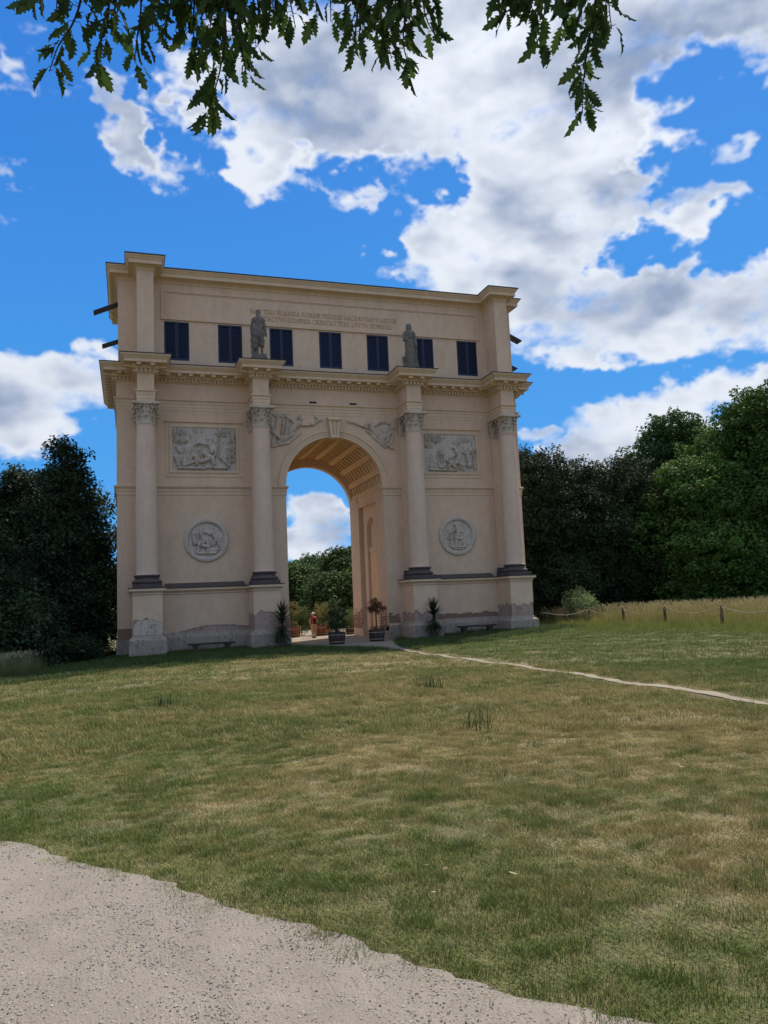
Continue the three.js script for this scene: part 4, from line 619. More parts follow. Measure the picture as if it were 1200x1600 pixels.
// ---------- grass and gravel grains ----------
{
  const tuft = (blades, h, rad, w, seed, lean = 0.5) => { const r = rng(seed), pos = []; for (let i = 0; i < blades; i++) { const a = r() * 6.283, d = rad * Math.sqrt(r()), x = Math.cos(a) * d, z = Math.sin(a) * d, t = r() * 6.283, hh = h * (0.5 + 0.7 * r()), l = lean * hh * (0.3 + r()), cx = Math.cos(t), cz = Math.sin(t), px = -cz * w / 2, pz = cx * w / 2; const A = [x - px, 0, z - pz], B = [x + px, 0, z + pz], C = [x - px * 0.8 + cx * l * 0.3, hh * 0.55, z - pz * 0.8 + cz * l * 0.3], D = [x + px * 0.8 + cx * l * 0.3, hh * 0.55, z + pz * 0.8 + cz * l * 0.3], E = [x + cx * l, hh, z + cz * l]; pos.push(...A, ...B, ...D, ...A, ...D, ...C, ...C, ...D, ...E); } const g = new THREE.BufferGeometry(); g.setAttribute('position', new THREE.Float32BufferAttribute(pos, 3)); g.computeVertexNormals(); return g; };
  const blade = new THREE.MeshPhysicalMaterial({ color: 0xffffff, roughness: 0.75, transmission: 0.25, thickness: 0, side: THREE.DoubleSide, specularIntensity: 0.3 });
  const meadow = blade.clone(); meadow.transmission = 0.45;
  const m4 = new THREE.Matrix4(), q = new THREE.Quaternion(), e = new THREE.Euler(), p = new THREE.Vector3(), s = new THREE.Vector3();
  const scatter = (name, label, geo, mat, list, category) => { const o = new THREE.InstancedMesh(geo, mat, list.length); o.name = numbered(name); list.forEach(([x, y, z, sc, c, tilt, sy], i) => { q.setFromEuler(e.set((tilt || 0) * 0.5, (i * 2.399) % 6.283, tilt || 0)); o.setMatrixAt(i, m4.compose(p.set(x, y, z), q, s.set(sc, sc * (sy || 1), sc))); o.setColorAt(i, lin(...c)); }); o.castShadow = o.receiveShadow = true; tag(o, label, category, null, 'stuff'); scene.add(o); return o; };
  const r = rng(99), a0 = -16 * Math.PI / 180, a1 = 54 * Math.PI / 180;
  const polar = (n, d0, d1, pw, fn) => { for (let i = 0; i < n; i++) { const d = Math.sqrt(lerp(d0 * d0, d1 * d1, Math.pow(r(), pw))), a = lerp(a0, a1, r()); fn(EYE.x + Math.sin(a) * d, EYE.z - Math.cos(a) * d, d); } };
  const onBuilding = (x, z) => Math.abs(x) < 12.6 && z < 0.5 && z > -8;
  const lawn = [[], [], []];
  const put = (k, x, z, sc, d) => {
    const sf = surf(x, z); if ((sf !== 'lawn' && !(sf === 'gravel' && x > rimX(z) - 0.26 * Math.pow(r(), 2))) || onBuilding(x, z)) return; if (z > 11 && Math.abs(x - trailX(z)) < 0.34) sc *= 0.5; const bare = fbm2(x * 0.8 + 40, z * 0.8, 3); if (bare > 0.3 && r() < 0.6) return; if (k === 0 && fbm2(x * 5.1 + 3, z * 5.1, 2) > 0.12 && r() < 0.7) return;
    const t = clamp(grassTone(x, z) + (r() - 0.5) * 0.5), c = mix3(GREEN, DRY, t), v = 0.75 + 0.55 * r(); const cl = fbm2(x * 3.6 + 9, z * 3.6, 3), lush = 0.62 + 0.55 * ss(0.25, -0.25, fbm2(x * 0.9 + 9, z * 0.9, 3)) + 0.75 * ss(0.0, 0.4, cl);
    lawn[k].push([x, gh(x, z) - 0.004, z, sc * (0.7 + 0.6 * r()), [c[0] * v, c[1] * v, c[2] * v], 0, lush]);
  };
  polar(90000, 3.2, 11, 1.0, (x, z, d) => put(0, x, z, 1, d));
  polar(46000, 10.5, 22, 1.0, (x, z, d) => put(1, x, z, 1.0, d));
  polar(46000, 21, 52, 0.8, (x, z, d) => put(2, x, z, 1.0, d));
  scatter('lawn_grass', 'short mown grass blades of the near lawn', tuft(13, 0.03, 0.07, 0.0036, 1, 0.8), blade, lawn[0], 'grass');
  scatter('lawn_grass', 'short mown grass of the middle lawn', tuft(14, 0.055, 0.13, 0.007, 2, 1.0), blade, lawn[1], 'grass');
  scatter('lawn_grass', 'short grass of the far lawn before the arch', tuft(16, 0.075, 0.22, 0.012, 3, 1.0), blade, lawn[2], 'grass');
  // ranker tufts standing up out of the lawn
  const rank = []; polar(5200, 3.6, 30, 0.8, (x, z) => { const f = fbm2(x * 0.6 + 70, z * 0.6, 3), near = ss(1.2, 0.15, Math.abs(x - edgeX(z)) * 0.75) * ss(36, 39, z); const sf = surf(x, z); if ((sf !== 'lawn' && !(sf === 'gravel' && x > rimX(z) - 0.07 * r())) || (z > 11 && Math.abs(x - trailX(z)) < 0.4) || (f < 0.0 && r() > near * 0.95)) return; const v = 0.7 + 0.5 * r(); rank.push([x, gh(x, z), z, 0.45 + 0.6 * r(), mix3([0.09 * v, 0.145 * v, 0.03 * v], DRY, 0.3 * r()), 0, 1]); });
  for (const [x, z] of [[-11.2, 28.8], [-11.1, 28.9], [-6.0, 29.6], [-5.9, 29.7], [-7.4, 35.2]]) rank.push([x, gh(x, z), z, 2.2, [0.045, 0.07, 0.02], 0, 1.3]);
  scatter('grass_tufts', 'taller green grass tufts scattered over the lawn', tuft(30, 0.11, 0.1, 0.0048, 4, 0.8), blade, rank, 'grass');
  // longer grass at the arch foot, green darkened to deepen the cast shadow
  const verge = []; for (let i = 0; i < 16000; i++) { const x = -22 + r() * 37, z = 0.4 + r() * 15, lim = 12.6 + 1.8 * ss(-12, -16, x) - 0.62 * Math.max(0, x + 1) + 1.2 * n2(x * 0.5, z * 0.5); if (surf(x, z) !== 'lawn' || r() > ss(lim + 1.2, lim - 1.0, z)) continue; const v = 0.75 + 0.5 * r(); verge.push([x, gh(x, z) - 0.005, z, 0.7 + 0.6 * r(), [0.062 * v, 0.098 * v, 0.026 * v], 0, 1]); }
  scatter('shade_toned_grass', 'longer green grass at the foot of the arch, darkened to deepen its shadow', tuft(30, 0.17, 0.22, 0.011, 14, 0.6), blade, verge, 'grass');
  // meadow
  const tall = [], straw = [];
  for (let i = 0; i < 36000; i++) { const x = 4 + r() * 51, z = -9 + r() * 38; const line = 16.6 - 0.12 * Math.max(0, z - 2), inF = ss(line - 10, line + 2.0, x + 1.3 * n2(z * 0.4, 3)); if (r() > inF || onBuilding(x, z) || (x < 13.6 && z < 3.4) || surf(x, z) !== 'lawn') continue; const v = 0.75 + 0.5 * r(), dry = ss(line - 3.5, line + 3.5, x + 2.2 * n2(x * 0.3, z * 0.3)); tall.push([x, gh(x, z) - 0.02, z, (0.14 + 0.5 * inF * inF + 0.36 * ss(line, line + 2.5, x)) * (0.65 + 0.55 * r()), mix3([0.2 * v, 0.24 * v, 0.055 * v], [0.45 * v, 0.38 * v, 0.15 * v], clamp(dry * 0.42 + 0.3 * (r() - 0.5))), 0, 1]); if (r() < 0.42 * ss(line - 2.6, line + 2.4, x + 1.5 * n2(z * 0.6, 9))) straw.push([x, gh(x, z) - 0.02, z, 0.6 + 0.65 * r(), mix3([0.66, 0.55, 0.28], [0.45, 0.4, 0.18], r()), 0, 1]); }
  for (let i = 0; i < 3000; i++) { const x = -36 + r() * 20.5, z = 3 + r() * 7; if (r() > ss(-15.2, -17, x)) continue; const v = 0.8 + 0.4 * r(); tall.push([x, gh(x, z), z, 0.75 + 0.4 * r(), mix3([0.14 * v, 0.17 * v, 0.055 * v], [0.36, 0.33, 0.18], 0.4 * r()), 0, 1]); if (r() < 0.35) straw.push([x, gh(x, z), z, 0.9, [0.45, 0.42, 0.25], 0, 1]); }
  scatter('meadow_grass', 'tall unmown meadow grass beyond the rope fence', tuft(30, 0.72, 0.2, 0.014, 5, 0.45), meadow, tall, 'grass');
  const seedhead = (() => { const rr = rng(61), gs = []; for (let i = 0; i < 5; i++) { const a = rr() * 6.283, l = 0.12 + 0.18 * rr(), h = 0.75 + 0.3 * rr(), x = (rr() - 0.5) * 0.3, z = (rr() - 0.5) * 0.3, cx = Math.cos(a), cz = Math.sin(a); gs.push(limb([[x, 0, z], [x + cx * l * 0.3, h * 0.6, z + cz * l * 0.3], [x + cx * l, h, z + cz * l]], 0.004, 0.003, 3, 3)); const c = new THREE.ConeGeometry(0.017, 0.17, 4); c.rotateZ(-0.5 * cx); c.rotateX(0.5 * cz); c.translate(x + cx * (l + 0.03), h + 0.05, z + cz * (l + 0.03)); gs.push(c); } return join(gs); })();
  scatter('meadow_seedheads', 'straw coloured seed heads above the meadow grass', seedhead, meadow, straw, 'grass');
  // grit on the path
  const grain = new THREE.IcosahedronGeometry(1, 0); grain.scale(1, 0.6, 0.8); const grains = [];
  const grit = (n, d0, d1, k) => polar(n, d0, d1, 1, (x, z) => { if (surf(x, z) !== 'gravel') return; const t = r(), v = 0.6 + 0.7 * r(), sz = (0.0022 + 0.006 * Math.pow(r(), 6)) * k; const c = t < 0.22 ? [0.165 * v, 0.15 * v, 0.135 * v] : t < 0.92 ? [0.3 * v, 0.275 * v, 0.24 * v] : [0.45 * v, 0.42 * v, 0.38 * v]; grains.push([x, gh(x, z) + 0.014 + sz * 0.2, z, sz, c, (r() - 0.5) * 1.2, 1]); });
  grit(40000, 2.6, 5, 1); grit(34000, 4.8, 10, 1.4);
  scatter('path_grit', 'loose grey grit lying on the gravel path', grain, std(0xffffff, { roughness: 0.95 }), grains, 'gravel');
  // fallen leaves
  const lf = new THREE.CircleGeometry(0.035, 7); lf.rotateX(-Math.PI / 2); lf.scale(1, 1, 0.6); lf.translate(0, 0.02, 0);
  const fallen = []; polar(60, 3.4, 13, 1, (x, z) => fallen.push([x, gh(x, z) + (surf(x, z) === 'lawn' ? 0.05 : 0.0), z, 0.3 + 0.5 * r(), r() < 0.3 ? [0.34, 0.3, 0.2] : [0.17, 0.12, 0.06], (r() - 0.5) * 0.7, 1]));
  scatter('fallen_leaves', 'dry fallen leaves scattered over path and lawn', lf, blade, fallen, 'leaves');
}
// ---------- benches, plants in tubs, rope fence, person ----------
{
  // benches
  const bench = (label, x, z, turn) => { const o = thing('bench', label, 'bench', [x, gh(x, z), z], turn, 'benches at the foot of the arch'); const pl = new THREE.BoxGeometry(2.5, 0.09, 0.42); part('seat', boxUV(pl.translate(0, 0.43, 0)), M.darkWood, o); for (const s of [-1, 1]) part('leg', boxUV(join([new THREE.BoxGeometry(0.26, 0.36, 0.34).translate(s * 0.85, 0.2, 0), new THREE.BoxGeometry(0.4, 0.05, 0.38).translate(s * 0.85, 0.36, 0)])), M.darkWood, o); };
  bench('low dark wooden bench below the left relief bay', -7.55, 1.15, 0.0);
  bench('low dark wooden bench below the right brick patch', 8.2, 1.2, 0.0);
  // yuccas
  const spike = leafMat(lin(0.035, 0.055, 0.028), 0.1), pot = std(lin(0.12, 0.085, 0.065), { map: stoneTex }), soil = std(lin(0.05, 0.038, 0.028));
  const yucca = (label, x, z, h, seed) => {
    const o = thing('yucca_plant', label, 'plant', [x, gh(x, z), z], 0, 'yuccas by the arch'), r = rng(seed), pos = [];
    part('pot', lathe([[0.001, 0], [0.2, 0], [0.26, 0.36], [0.28, 0.36], [0.28, 0.4], [0.24, 0.4], [0.24, 0.34], [0.001, 0.34]], 18), pot, o);
    part('stem', limb([[0, 0.3, 0], [0.03, h * 0.5, 0.02], [0, h * 0.72, 0]], 0.055, 0.045, 5, 7), bark, o);
    for (let i = 0; i < 230; i++) { const t = r(), y = h * lerp(0.30, 0.74, t), a = r() * 6.283, el = lerp(-0.6, 1.3, Math.pow(t, 1.7)) + (r() - 0.5) * 0.6, l = h * (0.30 + 0.09 * r()), w = 0.036, d = new THREE.Vector3(Math.cos(a) * Math.cos(el), Math.sin(el), Math.sin(a) * Math.cos(el)), sd = new THREE.Vector3(-Math.sin(a), 0, Math.cos(a)).multiplyScalar(w), p0 = new THREE.Vector3(0, y, 0), m = p0.clone().addScaledVector(d, l * 0.45), e = p0.clone().addScaledVector(d, l).add(new THREE.Vector3(0, -0.05, 0)); const A = p0.clone().sub(sd), B = p0.clone().add(sd), C = m.clone().sub(sd), D = m.clone().add(sd); for (const v of [A, B, D, A, D, C, C, D, e]) pos.push(v.x, v.y, v.z); }
    const g = new THREE.BufferGeometry(); g.setAttribute('position', new THREE.Float32BufferAttribute(pos, 3)); g.computeVertexNormals(); const f = part('foliage', g, spike, o); f.userData.kind = 'stuff';
  };
  yucca('spiky potted yucca before the left inner pedestal', -4.0, 2.95, 2.5, 1);
  yucca('spiky potted yucca before the right inner pedestal', 4.75, 2.95, 2.35, 2);
  yucca('spiky yucca in the shade beside dark shrub at left', -15.6, 2.6, 2.4, 3);
  // tubs
  const staveTex = tex(256, (u) => { const k = (u * 22) % 1, s = 0.8 + 0.2 * n2(Math.floor(u * 22) * 3.1, 1) - 0.5 * ss(0.06, 0, Math.min(k, 1 - k)); return [s, s, s]; });
  const tubWood = { dark: std(lin(0.085, 0.06, 0.05), { map: staveTex }), red: std(lin(0.36, 0.15, 0.08), { map: staveTex }) };
  const hoopG = (r, y) => { const g = new THREE.CylinderGeometry(r, r - 0.008, 0.045, 28, 1, true); g.translate(0, y, 0); return g; }, hoopM = std(lin(0.33, 0.28, 0.25), { roughness: 0.6, metalness: 0.3 });
  const fol = { dark: crownMats.yew, rust: leafMat(lin(0.11, 0.05, 0.025), 0.2), green: leafMat(lin(0.11, 0.16, 0.05), 0.3), autumn: leafMat(lin(0.17, 0.15, 0.055), 0.3) };
  const tub = (label, x, z, R, H, wood, lobes, mat, stemTop, seed) => {
    const o = thing('potted_plant', label, 'planter', [x, gh(x, z) + 0.02, z], seed, 'plants in wooden tubs'), r0 = R * 0.84;
    part('barrel', lathe([[0.001, 0], [r0, 0], [lerp(r0, R, 0.5) + 0.015, H * 0.5], [R, H], [R - 0.04, H], [R - 0.05, H - 0.08], [0.001, H - 0.08]], 28), tubWood[wood], o);
    for (const f of [0.2, 0.78]) part('hoop', hoopG(lerp(r0, R, f) + 0.022, H * f), hoopM, o);
    part('soil', new THREE.CylinderGeometry(R - 0.05, R - 0.05, 0.03, 20).translate(0, H - 0.06, 0), soil, o);
    if (stemTop) part('stem', limb([[0, H - 0.1, 0], [0.02, (H + stemTop) / 2, 0.01], [0, stemTop, 0]], 0.05, 0.035, 5, 6), bark, o);
    crown(o, lobes, 95, mat, seed, FINE, 0.42, 'foliage');
  };
  tub('dark leafy bush in black tub before the archway', -0.75, 2.0, 0.5, 0.66, 'dark', [[0, 1.3, 0, 0.55, 0.6, 0.55], [0.1, 1.95, 0, 0.5, 0.6, 0.5], [-0.15, 0.95, 0.1, 0.5, 0.3, 0.5]], fol.dark, 1.8, 1);
  tub('rusty round-headed standard in dark tub by right jamb', 1.75, 1.5, 0.48, 0.66, 'dark', [[0, 1.95, 0, 0.5, 0.32, 0.5], [0.3, 1.85, 0, 0.32, 0.22, 0.3], [-0.35, 1.8, 0.1, 0.3, 0.22, 0.3], [0, 2.2, 0, 0.25, 0.22, 0.25], [0, 0.72, 0, 0.36, 0.1, 0.36]], fol.rust, 1.8, 2);
  tub('autumn-toned plant in red tub at left inside archway', -0.95, -9.6, 0.62, 0.72, 'red', [[0, 1.9, 0, 0.6, 0.5, 0.6], [0.1, 0.85, 0, 0.5, 0.2, 0.5]], fol.autumn, 1.7, 3);
  tub('leafy plant in red tub right of the walking person', 1.3, -10.0, 0.62, 0.72, 'red', [[0, 1.75, 0, 0.6, 0.5, 0.6], [0.1, 0.85, 0, 0.5, 0.2, 0.5]], fol.autumn, 1.6, 4);
  tub('green leafy plant in dark tub at the rear right jamb', 3.25, -9.4, 0.42, 0.55, 'dark', [[0, 1.3, 0, 0.5, 0.6, 0.5], [0.2, 0.9, 0, 0.4, 0.3, 0.4]], fol.green, 1.2, 5);
  for (const [x, z, w, h, i] of [[0.1, -11.5, 1.0, 2.1, 0], [2.6, -12.5, 1.2, 2.6, 1], [-2.2, -12.5, 1.1, 2.2, 2], [4.4, -11.2, 0.9, 2.0, 3]]) { const o = thing('oleander_bush', ['pale green bush behind the walking person', 'tall green bush beyond the dark tub in the archway', 'green bush behind the left red tub', 'green bush beyond the rear right jamb'][i], 'shrub', [x, gh(x, z), z], 0, 'bushes behind the arch'); crown(o, [[0, h * 0.35, 0, w * 0.7, h * 0.35, w * 0.7], [w * 0.2, h * 0.65, 0, w * 0.55, h * 0.35, w * 0.55], [-w * 0.3, h * 0.55, 0, w * 0.5, h * 0.3, w * 0.5]], 70, fol.green, 70 + i, FINE, 0.55, 'foliage'); part('stem', limb([[0, 0, 0], [0.03, h * 0.3, 0], [0.05, h * 0.6, 0]], 0.04, 0.02, 4, 5), bark, o); }
  // rope fence
  const f = thing('rope_fence', 'low rope fence on dark posts along the meadow edge', 'fence');
  const posts = [[12.95, 0.8], [17.2, -0.6], [16.5, 4.2], [16.1, 8.6], [15.0, 14.2], [13.6, 19.6]], ropeM = std(lin(0.3, 0.27, 0.22));
  posts.forEach(([x, z], i) => { const y = gh(x, z); if (i) { const p = mesh('post', join([new THREE.CylinderGeometry(0.075, 0.085, 1.15, 9).translate(0, 0.45, 0), new THREE.ConeGeometry(0.077, 0.05, 9).translate(0, 1.05, 0)]), M.darkWood, f); p.position.set(x, y, z); } if (i < posts.length - 1) { const [x2, z2] = posts[i + 1], y2 = gh(x2, z2), h1 = i ? 0.96 : 0.9; part('rope', tube([[x, y + h1, z], [lerp(x, x2, 0.25), lerp(y, y2, 0.25) + 0.75, lerp(z, z2, 0.25)], [lerp(x, x2, 0.5), lerp(y, y2, 0.5) + 0.66, lerp(z, z2, 0.5)], [lerp(x, x2, 0.75), lerp(y, y2, 0.75) + 0.75, lerp(z, z2, 0.75)], [x2, y2 + 0.96, z2]], 0.016, 16, 5), ropeM, f); } });

  // the walker in the archway, seen from behind
  const P = thing('person', 'person in red top, tan trousers and white cap walking through the archway', 'person', [-0.15, gh(0, -6.4) + 0.02, -6.4], Math.PI + 0.25);
  const sk = { // [x, y, z, radius]
    hip: [0, 0.9, 0, 0.13], chest: [0, 1.28, 0.03, 0.15], neck: [0, 1.42, 0.02, 0.055], head: [0, 1.56, 0.04, 0.095],
    shL: [-0.17, 1.33, 0.02, 0.06], elL: [-0.25, 1.08, -0.04, 0.045], haL: [-0.2, 0.9, 0.12, 0.035], shR: [0.17, 1.33, 0.02, 0.06], elR: [0.25, 1.08, 0.02, 0.045], haR: [0.2, 1.0, 0.2, 0.035],
    thL: [-0.09, 0.86, 0, 0.09], knL: [-0.11, 0.48, 0.1, 0.065], anL: [-0.12, 0.09, 0.02, 0.045], thR: [0.09, 0.86, 0, 0.09], knR: [0.11, 0.47, -0.02, 0.065], anR: [0.13, 0.11, -0.18, 0.045],
  };
  const bones = (list, o = 0) => (x, y, z) => { let d = 9; for (const [a, b] of list) d = smin(d, cap(x, y, z, sk[a], sk[b]), 0.03); return d - o; };
  const torso = [['hip', 'chest'], ['chest', 'shL'], ['chest', 'shR'], ['hip', 'thL'], ['hip', 'thR']], legs = [['thL', 'knL'], ['knL', 'anL'], ['thR', 'knR'], ['knR', 'anR']], arms = [['shL', 'elL'], ['elL', 'haL'], ['shR', 'elR'], ['elR', 'haR']];
  const all = bones([...torso, ...legs, ...arms, ['chest', 'neck'], ['neck', 'head']]);
  mesh('body', field((x, y, z) => { let d = all(x, y, z); d = smin(d, cap(x, y, z, [0, 1.53, 0.05, 0.085], [0, 1.61, 0.04, 0.09]), 0.02); d = smin(d, cap(x, y, z, [0, 1.55, 0.13, 0.02], [0, 1.53, 0.15, 0.018]), 0.015); for (const h of [sk.haL, sk.haR]) for (let k = 0; k < 5; k++) d = smin(d, cap(x, y, z, [h[0], h[1], h[2], 0.02], [h[0] + (k - 2) * 0.018, h[1] - 0.07 - (k === 2 ? 0.012 : 0), h[2] + 0.03, 0.009]), 0.008); return d; }, [0, 0.84, 0], [0.36, 0.88, 0.36], 100), std(lin(0.46, 0.27, 0.19), { roughness: 0.6 }), P);
  const shirt = bones([...torso.slice(0, 3), ['shL', 'elL'], ['shR', 'elR']], 0.022), pants = bones([...torso.slice(3), ...legs], 0.024);
  mesh('shirt', field((x, y, z) => Math.max(shirt(x, y, z), 0.84 - y, y - 1.42, 1.12 - y - (0.2 - Math.abs(x)) * 9), [0, 1.12, 0], [0.36, 0.36, 0.36], 56), std(lin(0.42, 0.035, 0.04)), P);
  mesh('trousers', field((x, y, z) => Math.max(pants(x, y, z), 0.13 - y, y - 0.93) + 0.004 * Math.sin(y * 40 + x * 20), [0, 0.52, 0], [0.36, 0.5, 0.36], 72), std(lin(0.46, 0.27, 0.15)), P);
  mesh('cap', field((x, y, z) => Math.max(Math.min(Math.hypot(x, y - 1.6, z - 0.035) - 0.112, Math.max(Math.hypot(x, z - 0.13) - 0.1, Math.abs(y - 1.605) - 0.012)), 1.59 - y), [0, 1.62, 0.06], [0.2, 0.14, 0.22], 44), std(lin(0.75, 0.72, 0.66)), P);
  mesh('backpack', boxUV(new THREE.CapsuleGeometry(0.11, 0.2, 4, 10).scale(1.1, 1, 0.6).translate(0.0, 1.14, -0.2)), std(lin(0.03, 0.02, 0.022)), P);
  for (const a of ['anL', 'anR']) mesh('shoe', boxUV(new THREE.CapsuleGeometry(0.05, 0.15, 4, 8).rotateX(Math.PI / 2).scale(1, 0.9, 1).translate(sk[a][0], sk[a][1] - 0.045, sk[a][2] + 0.05)), std(lin(0.03, 0.025, 0.025)), P);
}
// ---------- the oak overhead ----------
{
  const at = (u, v, d) => EYE.clone().add(FW.clone().addScaledVector(RT, (u - 600) / 1221).addScaledVector(UP, -(v - 826) / 1221).normalize().multiplyScalar(d));
  const oak = thing('oak_tree', 'leafy oak branches hanging into the top of the picture', 'tree', [-7.2, gh(-7.2, 48.5), 48.5]);
  const o0 = oak.position, rel = (p) => p.clone().sub(o0);
  const r = rng(4242);
  // lobed leaf, 1 unit long, hanging along -y from its stalk
  const leafGeo = (seed, lobes, wide) => {
    const q = rng(seed), side = (s) => { const pts = []; for (let i = 0; i < lobes; i++) { const t = (i + 0.5) / lobes, env = Math.pow(Math.sin(Math.PI * Math.min(1, 0.08 + t * 0.9)), 0.75) * wide * (0.85 + 0.3 * q()); pts.push([s * env, -0.10 - t * 0.82 - 0.03], [s * env * 0.5, -0.10 - (t + 0.42 / lobes) * 0.82]); } return pts; };
    const R = side(1), L = side(-1).reverse(), out = [[0.012, 0], [0.014, -0.1], ...R, [0, -1], ...L, [-0.014, -0.1], [-0.012, 0]];
    const g = new THREE.ShapeGeometry(poly(out)); const p = g.attributes.position, bend = 0.25 + 0.3 * q(); for (let i = 0; i < p.count; i++) { const x = p.getX(i), y = p.getY(i); p.setZ(i, -bend * y * y * 0.6 + Math.abs(x) * 0.35 + 0.03 * Math.sin(y * 14)); } g.computeVertexNormals(); return g;
  };
  const leaves = [leafGeo(1, 5, 0.24), leafGeo(2, 6, 0.2), leafGeo(3, 5, 0.27), leafGeo(4, 4, 0.22)];
  const lm = leafMat(lin(0.042, 0.075, 0.024), 0.2), lm2 = leafMat(lin(0.06, 0.11, 0.026), 0.3); for (const k of [lm, lm2]) { k.roughness = 0.9; k.specularIntensity = 0.08; }
  const limbA = [at(1500, -620, 5.2), at(1180, -330, 4.9), at(900, -190, 4.5), at(600, -170, 4.4), at(330, -130, 4.3), at(60, -110, 4.3)];
  const wood = [limb([new THREE.Vector3(0, -0.3, 0), new THREE.Vector3(0.1, 3, 0), new THREE.Vector3(0, 6.5, 0.2), new THREE.Vector3(0.3, 10, 0.4)], 0.42, 0.2, 10, 12)];
  wood.push(limb([new THREE.Vector3(0.02, 5.2, 0.1), rel(at(1900, -1000, 5.6)), ...limbA.map(rel)], 0.13, 0.012, 26, 8));
  const limbAt = (u) => { let best = limbA[0], bd = 1e9; const c = new THREE.CatmullRomCurve3(limbA); for (let i = 0; i <= 60; i++) { const p = c.getPoint(i / 60), d = p.clone().sub(EYE), uu = 600 + 1221 * d.dot(RT) / d.dot(FW); if (Math.abs(uu - u) < bd) { bd = Math.abs(uu - u); best = p; } } return best; };
  // sprays: path of the twig in the view from the path, leaf count, spread, distance
  const sprays = [
    [[[120, -70], [128, 10], [115, 60], [90, 100], [77, 138]], 22, 20, 4.15], [[[60, -60], [70, 0], [62, 20], [45, 28]], 8, 14, 4.2], [[[100, -60], [90, 10], [88, 45]], 9, 16, 4.1],
    [[[150, -60], [170, 20], [165, 70], [150, 110], [157, 138]], 18, 20, 4.2], [[[185, -60], [178, 10], [182, 70]], 14, 18, 4.3], [[[215, -60], [220, 40], [214, 85], [210, 122]], 15, 16, 4.1], [[[235, -60], [240, 20], [238, 75]], 16, 20, 4.3],
    [[[270, -70], [268, 0], [265, 50]], 20, 26, 4.2], [[[300, -70], [305, 0], [302, 60], [304, 112]], 26, 22, 4.25], [[[330, -70], [335, 10], [328, 70], [322, 100]], 26, 24, 4.1], [[[345, -60], [352, 60], [345, 130], [330, 185], [323, 212]], 44, 24, 4.0], [[[365, -60], [372, 20], [375, 90], [385, 142]], 24, 18, 4.15], [[[390, -60], [395, 10], [398, 60], [400, 100]], 24, 24, 4.3], [[[420, -60], [425, 10], [428, 60]], 22, 24, 4.2], [[[440, -60], [450, 10], [458, 50], [462, 70]], 16, 18, 4.3], [[[300, -60], [290, 20], [270, 40]], 14, 20, 4.35],
    [[[480, -50], [490, 0], [496, 55]], 7, 12, 4.2], [[[512, -50], [516, 10], [517, 60]], 7, 10, 4.25], [[[535, -50], [540, 0], [538, 40]], 9, 16, 4.3],
    [[[560, -60], [562, 10], [556, 70], [552, 110]], 22, 20, 4.15], [[[585, -60], [590, 20], [585, 75]], 22, 22, 4.25], [[[610, -60], [612, 20], [605, 80], [612, 118]], 26, 22, 4.1], [[[635, -60], [636, 30], [630, 90], [640, 138]], 30, 24, 4.1], [[[655, -60], [660, 20], [668, 60], [682, 85]], 18, 16, 4.2], [[[645, -50], [642, 0], [650, 40]], 16, 24, 4.35], [[[665, -50], [675, 0], [682, 45]], 8, 12, 4.2],
    [[[800, -70], [805, 0], [798, 40], [785, 45]], 22, 20, 4.2], [[[830, -70], [835, 10], [826, 52]], 20, 20, 4.25], [[[850, -60], [852, 30], [848, 70], [855, 108]], 18, 20, 4.1], [[[880, -70], [886, 10], [884, 70]], 20, 18, 4.2], [[[905, -70], [910, 0], [908, 60]], 16, 16, 4.3], [[[930, -70], [932, 20], [922, 80], [912, 150], [910, 205]], 46, 18, 4.05], [[[945, -70], [950, 0], [952, 40], [956, 72]], 24, 16, 4.2], [[[770, -60], [782, 0], [780, 20]], 12, 16, 4.3],
  ];
  const cand = [], dn = new THREE.Vector3(0, -1, 0), q = new THREE.Quaternion(), q2 = new THREE.Quaternion();
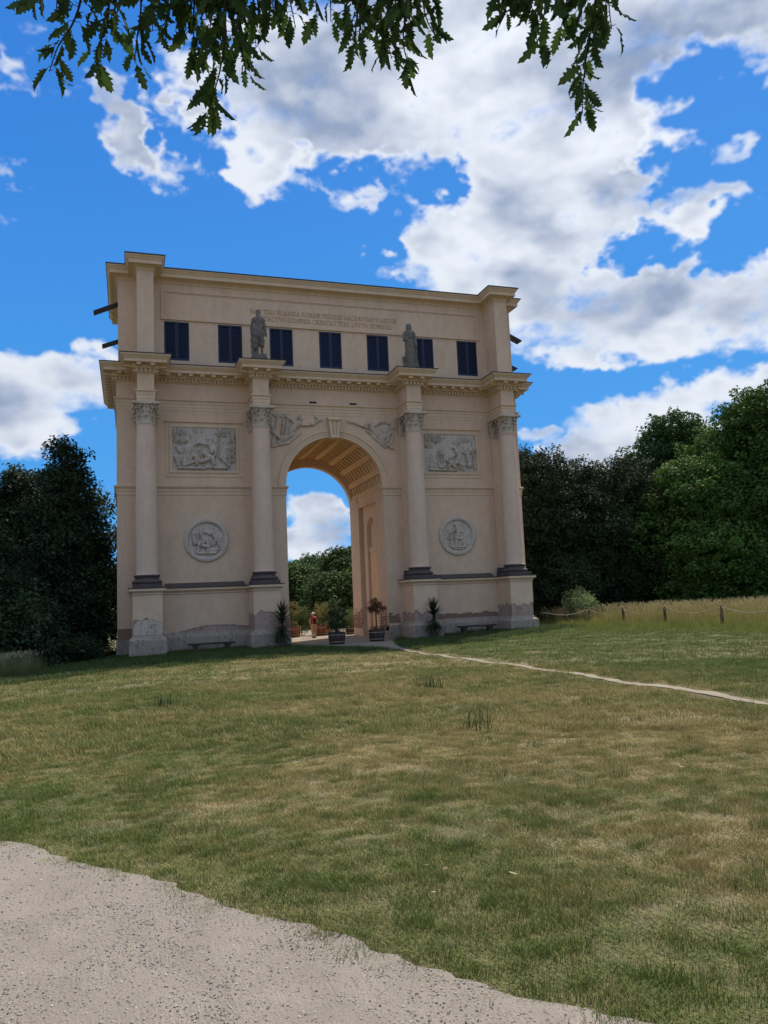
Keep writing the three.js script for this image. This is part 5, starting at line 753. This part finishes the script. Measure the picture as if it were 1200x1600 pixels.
  for (const [pts, n, sp, d] of sprays) {
    const path = pts.map(([u, v], i) => at(u, v, d + 0.1 * (r() - 0.5) + (i ? 0 : 0.1))), root = limbAt(pts[0][0]);
    const c = new THREE.CatmullRomCurve3([root, ...path]); wood.push(limb([root, ...path].map(rel), 0.009, 0.002, 20, 5));
    const from = 0.18;
    for (let i = 0; i < n * 1.5; i++) {
      const t = from + (1 - from) * Math.pow((i + r() * 0.7) / (n * 1.5), 0.9), p = c.getPointAt(Math.min(1, t)), tan = c.getTangentAt(Math.min(1, t)), k = 1 - 0.5 * t;
      const a = r() * 6.283, off = RT.clone().multiplyScalar(Math.cos(a)).addScaledVector(FW, Math.sin(a)).multiplyScalar(1.35 * sp / 1221 * d * k * Math.sqrt(r()));
      const foot = p.clone().addScaledVector(off, 0.55), dir = tan.clone().multiplyScalar(0.7).add(new THREE.Vector3(0, -0.45, 0)).add(off.clone().normalize().multiplyScalar(1.1 * r() + 0.25)).normalize();
      q.setFromUnitVectors(dn, dir); q2.setFromAxisAngle(dn, r() * 6.283); q.multiply(q2);
      if (off.length() > 0.012) wood.push(limb([rel(p), rel(p.clone().lerp(foot, 0.5)).add(new THREE.Vector3(0, -0.004, 0)), rel(foot)], 0.0022, 0.0012, 3, 3));
      cand.push([rel(foot), q.clone(), 0.085 + 0.052 * r(), foot]);
    }
  }
  // leaves above the frame along the limb
  for (let i = 0; i < 260; i++) { const c = new THREE.CatmullRomCurve3(limbA), p = c.getPoint(r()), f = p.clone().add(new THREE.Vector3((r() - 0.5) * 0.6, (r() - 0.3) * 0.5, (r() - 0.5) * 0.6)); q.setFromUnitVectors(dn, new THREE.Vector3(r() - 0.5, -0.8, r() - 0.5).normalize()); cand.push([rel(f), q.clone(), 0.1, f]); }
  const seen = (p) => { const d = p.clone().sub(EYE), z = d.dot(FW), v = 800 - 1221 * d.dot(UP) / z; return v > -12 ? v : -1e3; };
  cand.sort((a, b) => seen(b[3]) - seen(a[3]));
  part('branch', wood, bark, oak);
  const rest = [];
  cand.forEach(([p, qq, s], i) => { const g = leaves[i % 4], mt = i % 3 ? lm : lm2; if (i < 300) { const m = mesh('leaf', g, mt, oak); m.position.copy(p); m.quaternion.copy(qq); m.scale.setScalar(s); } else { const h = g.clone(); h.applyQuaternion(qq); h.scale(s, s, s); h.translate(p.x, p.y, p.z); rest.push(h); } });
  const fo = part('foliage', rest, lm, oak); fo.userData.kind = 'stuff';
  // the crown over and behind the path
  crown(oak, [[0.5, 9.5, 1.5, 3, 1.8, 3], [-2, 10.5, 3, 3, 1.8, 3], [2.5, 10, 3.5, 3, 1.8, 2.6]], 14, lm, 88, SPRIG, 0.8, 'crown');
}
renderer.render(scene, camera);
